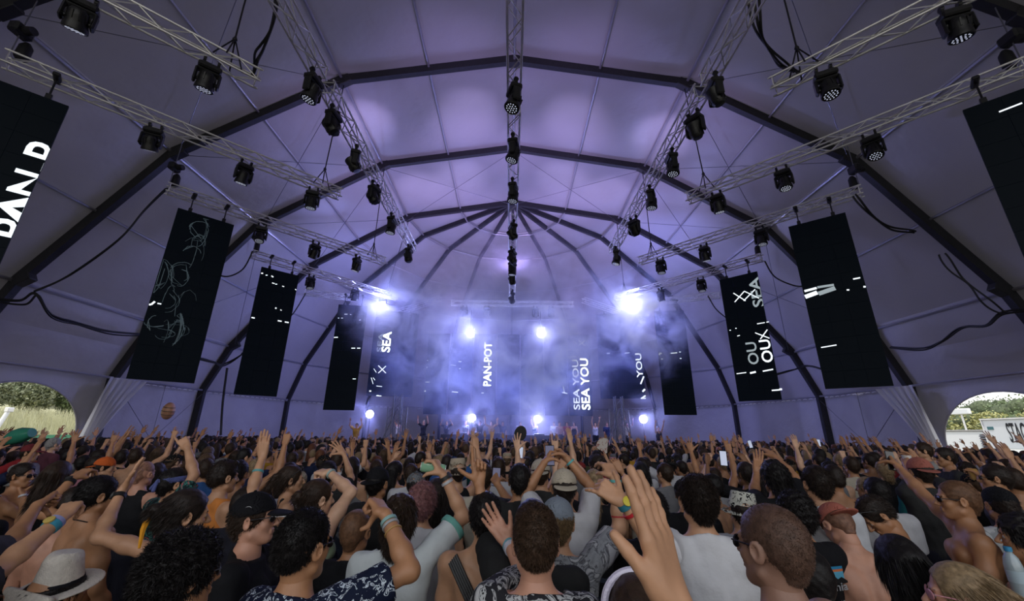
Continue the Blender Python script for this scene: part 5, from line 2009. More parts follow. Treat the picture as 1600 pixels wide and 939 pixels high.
pp(993, 966, 1.6, 'person with brown hair wearing a shiny white headband at the bottom edge', 'the shiny white headband', yaw=0, skin='fair', female=True, hair=('long', 'brown'), top=('straps', (.03, .03, .03)), arms=(DOWNL, DOWN), nstr=9000, hh=.0045)
r_ = [o for o in bpy.data.objects if o.get('label', '').startswith('person with brown hair wearing a shiny white headband')][0]
w_ = at(993, 966, y=1.6)
mb = MB()
mb.tube([(.098 * math.cos(a), .01, .062 + w_.z - .03 + .102 * math.sin(a)) for a in [math.pi * t / 24 for t in range(-3, 28)]], .013, 8)
o = mb.build('headband', mat('headband_gloss', (.62, .58, .72), .18, spec=.8, bump=.3, bscale=90), r_)
# 34 white tee
w34 = pp(1090, 784, 2.16, 'dark-haired man in a plain white tee seen from behind, thumb-out fist at left', 'the plain white tee', yaw=-4, skin='fair', hair=('short', 'dark'), top=('tee', (.62, .62, .64)),
          arms=(A2((1034, 868), (974, 784), (918, 745), 'shaka', ef=False, wf=False, palm=(-.3, .9, -.3), hs=1.0), DOWN), nstr=12000, h=.0095, hh=.0042)
band(w34, 0, .012, (.04, .20, .26), .024, 'watch_strap', (.60, .50, .04))
band(w34, 0, .05, (.5, .02, .03), .012, 'bracelet')
pp(1157, 800, 3.2, 'person in a white bucket hat with black squiggles and grey tee', 'the squiggle bucket hat', yaw=-15, head=(0, 0, 8), skin='fair', hair=('short', 'dark'), hatk=('bucket', (.6, .6, .55), pattern('squiggle_print', (.55, .55, .48), [(.012, .012, .014), (.55, .55, .48)], 20, .535, 'VORONOI', 1.5)), top=('tee', (.30, .31, .32)), arms=(DOWNL, DOWN), nstr=900)
# 36 shaved head
pp(1206, 856, 1.4, 'shaved-headed man with dark glasses and bare shoulders, large and near', 'the shaved head', yaw=24, head=(0, 0, 0), skin=(.30, .165, .115), hair=('buzz', 'dark'), glasses=('eyes', 'dark'), arms=(DOWNL, DOWN), nstr=9000, h=.009, hh=.0038, build=1.05)
pp(1262, 905, 2.0, 'person in a beige tee mostly hidden by the shaved head', 'the beige tee', yaw=0, skin='tan', hair=('short', 'black'), top=('tee', (.45, .41, .36)), arms=(DOWNL, DOWN))
w37 = pp(1276, 757, 3.1, 'man in a white tee with a thin black cross strap, past the shaved head', 'the thin cross strap', yaw=-4, skin='fair', hair=('short', 'dark'), top=('tee', (.52, .54, .57)), arms=(DOWNL, DOWN), nstr=6000, h=.010)
mb = MB()
mb.tube([Vector(w37['up']((-.12 + .028 * t, -.136 + .0016 * (t - 5) ** 2, 1.45 - .05 * t))) for t in range(11)], .006, 6)
mb.build('bag_strap', M['black'], w37['root'])
# 38 black tee with the mountain print
w38 = pp(1243, 805, 2.75, 'person in a black tee with a mountain print and white lettering on the back', 'the mountain print', yaw=4, skin='tan', hair=('curly', 'black'), top=('tee', (.008, .008, .010)), arms=(DOWNL, DOWN), nstr=5000, h=.010)


def print_on_back(info, build, name, col, e=.35):
    o = build.build(name, M['print_' + col], info['root'])
    return o


for n_, c_ in (('white', (.62, .63, .66)), ('blue', (.02, .22, .42)), ('orange', (.60, .16, .05)), ('sky', (.10, .38, .55)), ('black', (.004, .004, .005))):
    M['print_' + n_] = mat('print_' + n_, c_, .8)
backy = lambda x: -.1335 + 1.1 * x * x
x0s = .02


def flat_print(polys, zoff):
    mb = MB()
    for pl in polys:
        mb.add([Vector(w38['up']((x, backy(x) - .006 - zoff, z))) for x, z in pl], [tuple(range(len(pl)))])
    return mb


zt = 1.36
strip = lambda z0, z1, a=-.14, b=.13: [[(a + (b - a) * i / 12, z0), (a + (b - a) * (i + 1) / 12, z0), (a + (b - a) * (i + 1) / 12, z1), (a + (b - a) * i / 12, z1)] for i in range(12)]
flat_print(strip(zt + .020, zt + .034), 0).build('print_band', M['print_blue'], w38['root'])
flat_print(strip(zt + .008, zt + .020), 0).build('print_band', M['print_orange'], w38['root'])
flat_print(strip(zt - .040, zt + .008), 0).build('print_band', M['print_sky'], w38['root'])
pk = [(-.12, 0), (-.09, .018), (-.06, .010), (-.02, .040), (-.005, .028), (.01, .062), (.03, .034), (.045, .044), (.08, .012), (.11, .022), (.15, 0)]
flat_print([[(pk[i][0], zt - .05), (pk[i + 1][0], zt - .05), (pk[i + 1][0], zt - .04 + pk[i + 1][1]), (pk[i][0], zt - .04 + pk[i][1])] for i in range(len(pk) - 1)], .0015).build('print_mountain', M['print_black'], w38['root'])
for st_, zz, ww, hh_ in (('patagonia', zt - .095, .30, .050), ('home planet', zt - .150, .22, .028)):
    Vt, Ft = text_mesh(st_, .02)
    tx0, tx1 = min(v.x for v in Vt), max(v.x for v in Vt)
    ty0, ty1 = min(v.y for v in Vt), max(v.y for v in Vt)
    mb = MB()
    vs = []
    for v in Vt:
        x = -ww / 2 - .01 + (v.x - tx0) / (tx1 - tx0) * ww
        z = zz + (v.y - ty0) / (ty1 - ty0) * hh_
        vs.append(Vector(w38['up']((x, backy(x) - .009, z))))
    mb.add(vs, Ft)
    mb.build('print_lettering', M['print_white'], w38['root'])
# dark tee with OS lettering behind the big hand
wOS = pp(1020, 800, 2.7, 'person in a black tee with white back lettering hidden by the big hand', 'the lettered black tee', yaw=0, skin='tan', hair=('short', 'black'), top=('tee', (.008, .008, .010)), arms=(DOWNL, DOWN), nstr=2500, h=.010)
Vt, Ft = text_mesh('LOS', .02)
mb = MB()
mb.add([Vector(wOS['up']((-.07 + v.x * .055 - v.y * .02, backy(-.05 + v.x * .055) - .008, 1.20 + v.y * .055 + v.x * .03))) for v in Vt], Ft)
mb.build('print_lettering', M['print_white'], wOS['root'])
# 40 salmon cap, bent head
pp(1316, 816, 2.8, 'man in a salmon backward cap, head bowed, bare freckled back', 'the salmon cap', yaw=-8, head=(12, 30, 0), lean=8, skin='pink', hair=('buzz', 'brown'), hatk=('capback', (.38, .12, .085)), arms=(DOWNL, DOWN), h=.0095, hh=.0045)
pp(1406, 884, 2.15, 'woman with long straight black hair and black strap top', 'the long black hair', yaw=-8, head=(0, 0, 0), skin='fair', female=True, hair=('long', 'black'), top=('straps', (.01, .01, .01)), arms=(DOWNL, DOWN), nstr=22000, h=.0095, hh=.0042)
w42 = pp(1378, 796, 3.15, 'tattooed man looking down with mirrored sunglasses on his hair', 'the man looking down', yaw=62, head=(14, 36, 0), lean=10, skin='tan', hair=('short', 'dark'), glasses=('top', 'dark'), arms=(DOWNL, DOWN), nstr=5000, h=.0095, hh=.0045)
w43 = pp(1496, 782, 2.9, 'shirtless man in profile with glasses lifting a phone arm toward the stage', 'the shirtless phone arm', yaw=58, skin='tan', hair=('buzz', 'dark'), glasses=('eyes', 'dark'),
         arms=(DOWNL, A2((1442, 772), (1404, 730), (1390, 712), 'hold', ef=True, wf=True, palm=(-.2, 1, 0))), nstr=7000, h=.0095, hh=.0042)
pp(1503, 935, 1.85, 'woman with blonde-streaked hair and pink-framed sunglasses at the lower corner', 'the blonde hair', yaw=55, head=(0, 0, 0), skin='pink', female=True, hair=('pony', 'blond'), glasses=('eyes', 'dark', mat('pink_frame', (.55, .25, .28), .25)), top=('straps', (.4, .38, .38)), arms=(DOWNL, DOWN), nstr=20000, h=.009, hh=.004)
pp(1563, 790, 3.3, 'person in a black cap and pale striped tee beside the right edge', 'the striped tee', yaw=-15, skin='tan', hair=('short', 'dark'), hatk=('cap', (.008, .008, .010)), top=('tee', (.4, .4, .4), M['stripes']), arms=(DOWNL, DOWN), nstr=900)
w46 = pp(1600, 842, 2.6, 'dark-haired person in profile cut by the right photo edge', 'the edge profile', yaw=50, skin='tan', hair=('mop', 'black'), top=('tee', (.25, .26, .27)),
         arms=(A2((1592, 985), (1598, 936), (1590, 905), 'hold', ef=False, wf=False, palm=(.6, .6, 0)), DOWN), nstr=6000)
w47 = pp(1438, 738, 4.0, 'person in a salmon cap lifting a white cup', 'the white cup', yaw=-10, skin='tan', hair=('short', 'dark'), hatk=('capback', (.36, .12, .09)), top=('tee', (.03, .03, .03)),
         arms=(A2((1428, 752), (1415, 725), (1412, 708), 'hold', ef=True, wf=True, palm=(1, .4, 0)), A2((1462, 750), (1432, 722), (1418, 710), 'relaxed', ef=True, wf=True, palm=(-1, .3, 0))), nstr=600)
w49 = pp(1555, 748, 4.0, 'man in sunglasses near the right edge lifting an amber drink', 'the amber drink', yaw=45, skin='tan', hair=('short', 'dark'), glasses=('eyes', 'dark'), top=('tee', (.1, .1, .11)),
         arms=(DOWNL, A2((1552, 775), (1532, 748), (1522, 735), 'hold', ef=True, wf=True, palm=(-1, .4, 0))), nstr=1500)
pp(1476, 715, 5.6, 'man in sunglasses turned sideways beyond the shirtless phone arm', 'the sideways sunglasses', yaw=70, skin='tan', hair=('short', 'dark'), glasses=('eyes', 'dark'), top=('tee', (.03, .03, .03)), arms=(DOWNL, DOWN), nstr=900)
pp(1442, 705, 6.4, 'person turned sideways just past the white cup', None, yaw=60, skin='fair', hair=('short', 'brown'), top=('tee', (.3, .3, .3)), arms=(DOWNL, DOWN), nstr=900)
w51 = pp(1210, 747, 3.4, 'dark-haired person in a black tee past the squiggle bucket hat, palm raised', 'the palm past the bucket hat', yaw=0, skin='tan', hair=('mop', 'black'), top=('tee', (.01, .01, .012)),
         arms=(A2((1178, 775), (1182, 738), (1186, 706), 'open', ef=True, wf=True), A2((1240, 745), (1212, 715), (1196, 700), 'open', ef=True, wf=True)), nstr=3500)


# ------------------------------------------------------------------ held things
def phone(info, i, label, lit=True, tilt=0.0, up=.075):
    Sj, E_, W_, ad, fd, thin = info['AR'][i]
    hf, R_, W2, hd, pn = info['hands'][i]
    c = info['toW'](W_ + unit(R_[:, 2]) * up + unit(R_[:, 1]) * .022)
    root = empty('phone', c, tilt)
    root.rotation_euler = (-.15, tilt, 0)
    mb = MB()
    mb.box((0, 0, .02), (.072, .009, .150), bev=.004)
    mb.build('phone_body', M['black'], root)
    mb = MB()
    mb.box((0, -.0052, .02), (.064, .001, .138))
    mb.build('phone_screen', M['phone_lit'] if lit else M['lens'], root)
    mb = MB()
    mb.lathe([(.008, 0), (.007, .002)], (.02, .0045, .078), Matrix.Rotation(-math.pi / 2, 3, 'X'), 10)
    mb.build('phone_camera', M['lens'], root)
    tag(root, label, 'phone', 'phones held up')
    return root


M['phone_lit'] = mat('phone_picture', (.02, .02, .03), .2, emis=(.12, .12, .22), estr=.6)
phone(wZ, 0, 'dark phone held upright left of the faded haircut', True, .05, .085)
phone(w29, 0, 'phone filming the stage, held by both hands above the beige cap', True, 0, .075)
phone(w43, 1, 'black phone at the end of the shirtless man\'s raised arm', False, .12)


def cup(info, i, label, col, full):
    Sj, E_, W_, ad, fd, thin = info['AR'][i]
    hf, R_, W2, hd, pn = info['hands'][i]
    c = info['toW'](W_ + unit(R_[:, 2]) * .075 + unit(R_[:, 1]) * .030)
    root = empty('drink_cup', c)
    mb = MB()
    mb.lathe([(.028, -.05), (.038, .055), (.0395, .057), (.037, .055), (.0275, -.045)], n=18)
    o = mb.build('cup_wall', M['bandm'], root)
    o.color = (*col, 1)
    mb = MB()
    mb.lathe([(.027, -.044), (.035, full)], n=18)
    mb.build('drink', mat('drink_' + label[:5], (.60, .30, .06) if col[2] < .3 else (.75, .72, .65), .1), root)
    tag(root, label, 'cup', 'cups held up')


cup(w47, 0, 'white plastic cup held over a salmon cap near the right doorway', (.75, .74, .72), .05)
cup(w49, 1, 'plastic cup of amber drink near the right edge', (.55, .32, .10), .04)
# can held by the mint-sleeved person
Sj, E_, W_, ad, fd, thin = w18['AR'][1]
R_ = w18['hands'][1][1]
c = w18['toW'](W_ + unit(R_[:, 2]) * .078 + unit(R_[:, 1]) * .035)
root = empty('drink_can', c)
root.rotation_euler = (0, -1.45, .15)
mb = MB()
mb.lathe([(.024, -.075), (.029, -.068), (.029, .066), (.024, .075), (.023, .073)], n=20)
mb.build('can_body', pattern('can_print', (.20, .38, .24), [(.45, .55, .42), (.62, .64, .60)], 16, .55), root)
mb = MB()
mb.lathe([(.0245, .0745), (.0245, .077), (.021, .077)], n=20)
mb.lathe([(.0245, -.077), (.0245, -.0745)], n=20)
mb.build('can_rim', M['alu'], root)
tag(root, 'pale green drink can tipped sideways in the mint-sleeved person\'s hand', 'can')
# water bottle at the lower right
p = at(1589, 902, y=2.25)
root = empty('water_bottle', p)
mb = MB()
mb.lathe([(.030, -.10), (.033, -.09), (.031, -.05), (.033, -.01), (.033, .05), (.026, .085), (.012, .105), (.012, .112)], n=18)
mb.build('bottle_body', mat('bottle_plastic', (.35, .42, .45), .12, spec=.8), root)
mb = MB()
mb.lathe([(.0335, -.02), (.0338, .03)], n=18)
mb.build('label_wrap', mat('bottle_wrap', (.40, .50, .55), .4), root)
mb = MB()
mb.lathe([(.015, .110), (.015, .128), (.013, .13)], n=14)
mb.build('bottle_cap', mat('bottle_cap', (.04, .25, .45), .4), root)
tag(root, 'clear water bottle with a blue cap at the lower right edge', 'bottle')
# round dark fan and patterned fan
root = empty('hand_fan', at(812, 681, y=9.0))
root.rotation_euler = (.1, .3, 0)
mb = MB()
mb.lathe([(.13, -.004), (.13, .004)], (0, 0, .05), Matrix.Rotation(math.pi / 2, 3, 'X') @ Matrix.Scale(1.25, 3, Vector((0, 1, 0))), 28)
mb.build('fan_blade', M['black'], root)
mb = MB()
mb.tube([(0, 0, -.11), (0, 0, -.30)], .012, 8)
mb.build('handle', M['black'], root)
tag(root, 'round black hand fan held up before the stage', 'fan', 'hand fans')
root = empty('hand_fan', at(944, 700, y=6.2))
root.rotation_euler = (.1, -.5, .3)
mb = MB()
pts = [(0, 0, -.10)] + [(.17 * math.sin(a), .004 * (i % 2), -.10 + .24 * math.cos(a)) for i, a in enumerate([-.75 + 1.5 * t / 14 for t in range(15)])]
mb.add(pts + [(x, y + .003, z) for x, y, z in pts], [(0, i + 1, i + 2) for i in range(14)] + [(16, i + 18, i + 17) for i in range(14)] + [(i + 1, i + 2, i + 18, i + 17) for i in range(14)])
mb.build('fan_leaf', pattern('fan_print', (.55, .50, .46), [(.30, .12, .10), (.62, .58, .52)], 16, .55), root)
mb = MB()
mb.tube([(0, 0, -.18), (0, 0, -.08)], .010, 6)
mb.build('handle', M['rubber'], root)
tag(root, 'pale folding fan with a printed figure, held right of the middle', 'fan', 'hand fans')
# green inflatable at the left doorway
root = empty('inflatable_ring', at(19, 688, y=8.5))
mb = MB()
mb.tube([(-.32, 0, -.10), (-.1, .0, .02), (.15, 0, .10), (.34, 0, .15)], [.05, .13, .15, .09], 12)
mb.build('inflatable_body', mat('green_vinyl', (.04, .26, .17), .25), root)
mb = MB()
mb.tube([(-.32, 0, -.10), (-.36, 0, -.30)], [.05, .03], 8)
mb.build('inflatable_tail', mat('green_vinyl_dark', (.03, .18, .12), .3), root)
tag(root, 'dark green inflatable lifted over heads at the left doorway', 'inflatable')
# ------------------------------------------------------------------ the rest of the crowd: people of a few builds, each standing by itself
rc_ = random.Random(77)
TOPC = {'black': (.010, .010, .012), 'white': (.52, .52, .54), 'grey': (.20, .20, .21), 'navy': (.015, .022, .06), 'red': (.26, .02, .025), 'olive': (.06, .065, .03), 'blue': (.03, .09, .25), 'mustard': (.45, .24, .02), 'teal': (.02, .15, .15), 'pink': (.45, .20, .24), 'brown': (.09, .05, .03), 'cream': (.48, .43, .34)}
AUP = lambda s, a, b, h='open', fx=.1: U(e=(s * a, .45, b - .25), w=(-s * fx, .35, 1), hand=h, palm=(0, 1, 0))
PROTO = []
HATRES[0] = 1.8


def proto(desc, pose, prob, **k):
    n0 = len(PLACED)
    i = person((0, -40), 1.58, label='x x x x', h=.017, hh=.008, detail=False, legs=True, **k)
    PROTO.append((i['root'], desc, pose, prob))


proto('{h}-haired man in {t} tee', 'arms down', 6, hair=('short', 'dark'), top=('tee', (1, 1, 1)), arms=(DOWNL, DOWN), nstr=1500)
proto('{h}-haired man in {t} tee', 'one fist up', 2, hair=('fade', 'dark'), top=('tee', (1, 1, 1)), arms=(DOWNL, AUP(1, .5, .6, 'fist')), nstr=1500)
proto('{h}-haired man in {t} tee', 'both hands up', 2, hair=('short', 'dark'), top=('tee', (1, 1, 1)), arms=(AUP(-1, .5, .7), AUP(1, .5, .7)), nstr=1500)
proto('curly {h}-haired person in {t} tank', 'left hand up', 1, hair=('curly', 'dark'), top=('tank', (1, 1, 1)), arms=(AUP(-1, .3, .9), DOWN), nstr=1500)
proto('long {h}-haired woman in {t} top', 'arms down', 4.5, female=True, hair=('long', 'dark'), top=('straps', (1, 1, 1)), arms=(DOWNL, DOWN), nstr=1500)
proto('long {h}-haired woman in {t} top', 'waving hand', 1.5, female=True, hair=('long', 'dark'), top=('straps', (1, 1, 1)), arms=(DOWNL, AUP(1, .3, .9, 'wide')), nstr=1500)
proto('{h} ponytailed woman in {t} tee', 'hands overhead', 1.5, female=True, hair=('pony', 'dark'), top=('tee', (1, 1, 1)), arms=(AUP(-1, .7, .4, 'relaxed', .5), AUP(1, .7, .4, 'relaxed', .5)), nstr=1500)
proto('bare-backed {h}-haired man', 'pointing up', 2, hair=('short', 'dark'), arms=(DOWNL, AUP(1, .4, .8, 'point')), nstr=1500)
proto('bare-backed {h}-haired man', 'arms down', 3.5, hair=('fade', 'dark'), arms=(DOWNL, DOWN), nstr=1500)
proto('person, {c} cap, {t} tee', 'arms down', 2, hair=('short', 'dark'), hatk=('cap', (1, 1, 1)), top=('tee', (1, 1, 1)), arms=(DOWNL, DOWN))
proto('person, {c} backward cap, {t} tee', 'palm up', 1.5, hair=('short', 'dark'), hatk=('capback', (1, 1, 1)), top=('tee', (1, 1, 1)), arms=(AUP(-1, .5, .6), DOWN))
proto('person, {c} bucket hat, {t} tank', 'hand up', .7, hair=('short', 'dark'), hatk=('bucket', (1, 1, 1)), top=('tank', (1, 1, 1)), arms=(DOWNL, AUP(1, .5, .7, 'relaxed')))
proto('{h} mop-haired person in {t} tee', 'both fists up', 1.2, hair=('mop', 'dark'), top=('tee', (1, 1, 1)), arms=(AUP(-1, .6, .5, 'fist'), AUP(1, .6, .5, 'fist')), nstr=1500)
proto('{h}-haired person in {t} tank', 'arms stretched high', 1.2, hair=('short', 'dark'), top=('tank', (1, 1, 1)), arms=(AUP(-1, .15, 1.0, 'wide', -.2), AUP(1, .2, 1.0, 'horns', .1)), nstr=1500)

HN = {'black': 'black', 'dark': 'dark', 'brown': 'brown', 'light': 'light brown', 'blond': 'blond', 'red': 'reddish'}
CAPC = {'black': (.01, .01, .01), 'white': (.5, .5, .5), 'grey': (.16, .17, .18), 'blue': (.02, .06, .18), 'red': (.25, .03, .03), 'beige': (.38, .32, .24), 'green': (.04, .09, .05)}
ANCH = [p for p in PLACED if p[2]]
labels = set()


def where(x, y):
    best = min(ANCH, key=lambda p: abs(math.atan2(x, y) - math.atan2(p[0], p[1])) * 2.2 + .25 * abs(y - p[1]) + (.8 if p[1] > y else 0))
    d = y - best[1]
    ang = math.atan2(x, y) - math.atan2(best[0], best[1])
    lr = '' if abs(ang) < .035 else (' to its right' if ang > 0 else ' to its left')
    rel = 'just past' if d < 1.0 else 'behind' if d < 2.0 else 'well behind' if d < 3.2 else 'far behind' if d < 4.6 else 'deep beyond'
    return '%s %s%s' % (rel, best[2], '')


def place_copy(x, y, zc, idx=None, fixed=None, group='people in the middle of the crowd', lab=None, yaw=None, base=0.0):
    idx = idx if idx is not None else rc_.choices(range(len(PROTO)), [p[3] for p in PROTO])[0]
    r0, desc, pose, _ = PROTO[idx]
    r = copy_tree(r0)
    r.location = (x, y, base)
    s = zc / 1.58
    r.scale = (.94 + .06 * s, .94 + .06 * s, s)
    sgn = 1 if rc_.random() < .6 else -1
    r.rotation_euler = (0, 0, (math.atan2(x, y) * -0.0 + math.radians(rc_.gauss(0, 22) - x * -2.0)) if yaw is None else math.radians(yaw))
    for t in range(40):
        hn = rc_.choices(list(HN), [3, 5, 4, 1.6, .8, .4])[0]
        tn_ = rc_.choices(list(TOPC), [9, 3.0, 2.5, 2, .9, 1.2, 1.2, .5, .8, .5, 1.2, .9])[0]
        cn = rc_.choices(list(CAPC), [5, 1.5, 2, 1.2, .7, 1.5, .7])[0]
        if lab is not None:
            L_ = lab % desc.format(h=HN[hn], t=tn_, c=cn)
        else:
            L_ = '%s, %s, %s' % (desc.format(h=HN[hn], t=tn_, c=cn), pose, where(x, y))
        if L_ not in labels and len(L_.split()) <= 16:
            break
    labels.add(L_)
    sk = rc_.choices(list(SK), [2, 4, 4, .8, 1.5])[0]
    for o in bpy.data.objects if False else r.children:
        pass
    kids = COPYKIDS
    for o in kids:
        b = o.name.split('.')[0]
        if b == 'body':
            o.color = (*SK[sk], 1)
        elif b == 'hair':
            o.color = (*HC[hn], 1)
        elif b in ('shirt', 'tank_top', 'strap_top'):
            o.color = (*TOPC[tn_], 1)
        elif b.startswith('cap') or b.startswith('hat'):
            o.color = (*CAPC[cn], 1)
        elif b == 'shorts':
            o.color = (*rc_.choice([(.02, .02, .03), (.05, .06, .09), (.12, .10, .07), (.01, .01, .01)]), 1)
    tag(r, L_, 'person', group)
    r['kind'] = 'thing'
    return r


COPYKIDS = []


def copy_tree(o, parent=None):
    c = o.copy()
    C.objects.link(c)
    c.parent = parent
    if parent is None:
        COPYKIDS.clear()
    else:
        COPYKIDS.append(c)
    for ch in KIDS.get(o.name, []):
        copy_tree(ch, c)
    return c


occ = [(p[0], p[1]) for p in PLACED]
cand = []
y = 2.55
while y < 8.3:
    sp = .52 + .012 * y
    x = -min(15.2, 1.34 * y + .3) + rc_.uniform(0, .3)
    while x < min(15.2, 1.34 * y + .3):
        cand.append((x + rc_.uniform(-.14, .14), y + rc_.uniform(-.17, .17)))
        x += sp * rc_.uniform(.9, 1.2)
    y += .50 + .012 * y
NMAX = 222
n_ = 0


def px_of(x, y, z):
    c, s_ = math.cos(PITCH), math.sin(PITCH)
    z = z - CAM_H
    fw, up_ = y * c + z * s_, -y * s_ + z * c
    return 800 + FPX * x / fw, 469.5 - FPX * up_ / fw, FPX / fw


def blocks(x, y, zc):
    a, b, m = px_of(x, y, zc + .13)
    for p in PLACED:
        if p[1] > y + .1:
            a2, b2, m2 = px_of(p[0], p[1], p[3])
            if abs(a - a2) < (.17 * m + .13 * m2) and b < b2 + .16 * m2:
                return True
    return False


cand.sort(key=lambda p: p[1])
for x, y in cand:
    if n_ >= NMAX:
        break
    lim = .44
    if min((x - a) ** 2 + (y - b) ** 2 for a, b in occ) < lim ** 2:
        continue
    # keep the nearer rows low so that the placed heads stay in view
    zc = rc_.uniform(1.50, 1.66) if y > 3.5 else rc_.uniform(1.46, 1.58)
    ii = None
    if y < 3.4:
        ii = rc_.choice([0, 4, 8, 9, 0, 4, 1])
    if y < 6.0 and blocks(x, y, zc):
        continue
    if y < 6.0 and ii is None and rc_.random() < .45:
        ii = rc_.choice([0, 4, 8, 9, 0, 4])
    place_copy(x, y, zc, ii)
    occ.append((x, y))
    n_ += 1
YFAR = max(b for a, b in occ) - .1
NEAR_N = n_

# performers and guests on the stage
for k_, (x, y, ii, yw) in enumerate(((-1.9, 26.0, 2, 180), (-1.2, 26.1, 12, 178), (-.5, 26.2, 1, 185), (.6, 26.1, 0, 180), (1.5, 26.3, 5, 175), (2.7, 26.2, 0, 160), (3.0, 25.9, 8, 200), (3.5, 26.3, 0, 170), (3.9, 26.0, 4, 165), (-2.8, 26.2, 0, 170), (-4.0, 26.4, 6, 180), (-5.4, 26.2, 2, 170), (5.2, 26.0, 13, 180), (6.0, 26.3, 0, 190), (-6.9, 26.0, 5, 160), (7.2, 26.2, 2, 200))):
    place_copy(x, y, 1.62, ii, lab='%%s on the stage, %s along the line of guests' % (('first', 'second', 'third', 'fourth', 'fifth', 'sixth', 'seventh', 'eighth', 'ninth', 'tenth', 'eleventh', 'twelfth', 'thirteenth', 'fourteenth', 'fifteenth', 'last')[k_],), group='people on the stage', yaw=yw, base=1.0)
# two people on shoulders, lit by the lamps beside the stage
for x, y, ii, lb in ((-8.7, 23.9, 2, '%s, raised above the crowd beside the far left lamp'), (8.35, 23.9, 13, '%s, raised above the crowd beside the far right lamp')):
    place_copy(x, y, 1.62, ii, lab=lb, group='people raised on shoulders', yaw=180, base=.75)

# everything past the counted rows: one packed crowd
FARP = []
HATRES[0] = 4.5
for ii, hk in enumerate((('short', None, (DOWNL, DOWN)), ('long', None, (DOWNL, DOWN)), ('short', None, (DOWNL, AUP(1, .5, .6, 'fist'))), ('short', None, (AUP(-1, .4, .8), AUP(1, .5, .7))), ('curly', None, (AUP(-1, .3, .9), DOWN)), ('fade', 'cap', (DOWNL, DOWN)), ('pony', None, (DOWNL, AUP(1, .2, 1.0))), ('short', None, (DOWNL, DOWN)))):
    style, hat, arms = hk
    i = person((0, -40), 1.58, label='x', h=.040, hh=.027, detail=False, hair=(style, 'dark'), top=('tee', (1, 1, 1)) if ii != 4 else ('tank', (1, 1, 1)), arms=arms, hatk=(hat, (1, 1, 1)) if hat else None, female=ii in (1, 6), shorts=(1, 1, 1))
    ps = []
    for o in KIDS[i['root'].name]:
        b = o.name.split('.')[0]
        me = o.data
        P = np.empty(len(me.vertices) * 3, np.float32)
        me.vertices.foreach_get('co', P)
        F = np.empty(len(me.loops), np.int32)
        me.loops.foreach_get('vertex_index', F)
        kind = 0 if b == 'body' else 1 if b == 'hair' else 2 if b in ('shirt', 'tank_top') else 3 if b.startswith('cap') else 4
        ps.append((P.reshape(-1, 3), F.reshape(-1, 4), kind))
    FARP.append(ps)
    for o in KIDS.pop(i['root'].name):
        bpy.data.objects.remove(o)
    bpy.data.objects.remove(i['root'])
VV, FF, CC = [], [], []
nv = 0
y = YFAR + .3
cnt = 0
while y < 23.6:
    xm = min(15.3, 1.34 * y + .5)
    x = -xm + rc_.uniform(0, .4)
    while x < xm:
        X, Y = x + rc_.uniform(-.15, .15), y + rc_.uniform(-.2, .2)
        x += rc_.uniform(.50, .74)
        if 22.3 < Y and (abs(abs(X) - 6.3) < 1.1) or (Y > 22.9 and abs(abs(X) - 8.5) < .7):
            continue
        if min((X - a) ** 2 + (Y - b) ** 2 for a, b in occ if abs(b - Y) < .6) < .16 if any(abs(b - Y) < .6 for a, b in occ) else False:
            continue
        s = rc_.uniform(.93, 1.07)
        an = rc_.gauss(0, .3)
        Rm = RZ(an) * s
        sk = np.array(SK[rc_.choices(list(SK), [2, 4, 4, .8, 1.5])[0]])
        hn = np.array(HC[rc_.choices(list(HN), [3, 5, 4, 1.6, .8, .4])[0]])
        tp = np.array(TOPC[rc_.choices(list(TOPC), [9, 3.0, 2.5, 2, .9, 1.2, 1.2, .5, .8, .5, 1.2, .9])[0]])
        if rc_.random() < .2:
            tp = sk
        cp = np.array(CAPC[rc_.choice(list(CAPC))])
        ps = FARP[rc_.choices(range(8), [5, 4, .7, .5, .5, 2.0, .5, 5])[0]]
        for P, F, kd in ps:
            VV.append((P @ Rm.T + np.array((X, Y, 0))).astype(np.float32))
            FF.append(F + nv)
            col = (sk, hn, tp, cp, np.array((.02, .02, .03)))[kd]
            CC.append(np.tile(np.append(col, 1).astype(np.float32), (len(P), 1)))
            nv += len(P)
        cnt += 1
    y += rc_.uniform(.50, .62)
M['crowdm'] = mat('crowd_people', rough=.65, spec=.25, attr='Col')
o = npmesh('crowd', np.concatenate(VV), np.concatenate(FF), M['crowdm'], colors=np.concatenate(CC))
tag(o, 'dense mass of people filling the tent up to the stage', 'crowd', kind='stuff')
print('PEOPLE', NEAR_N, 'far', cnt, 'faces', sum(len(f) for f in FF), 'YFAR', YFAR)
# the patterns the copies were taken from are not part of the place
for r0, *_ in PROTO:
    for o in KIDS.pop(r0.name):
        bpy.data.objects.remove(o)
    bpy.data.objects.remove(r0)

# ------------------------------------------------------------------ phones, beach things over the crowd
ph = [(1130, 716, 4.6, 'lit phone held up past the plain white tee'), (1172, 694, 9.0, 'small bright phone screen right of the stage'), (1279, 692, 9.5, 'tiny phone held high under the blank screen'), (813, 707, 6.0, 'phone held up just right of the pointing tan hand')]
for px_, py_, y_, lb in ph:
    root = empty('phone', at(px_, py_, y=y_))
    root.rotation_euler = (-.1, rc_.uniform(-.2, .2), 0)
    MB().box((0, 0, 0), (.078, .01, .155), bev=.004).build('phone_body', M['black'], root)
    MB().box((0, -.0056, 0), (.068, .001, .142)).build('phone_screen', mat('bright_picture', (.1, .1, .1), .3, emis=(.45, .5, .65), estr=.9), root)
    tag(root, lb, 'phone', 'phones held up')
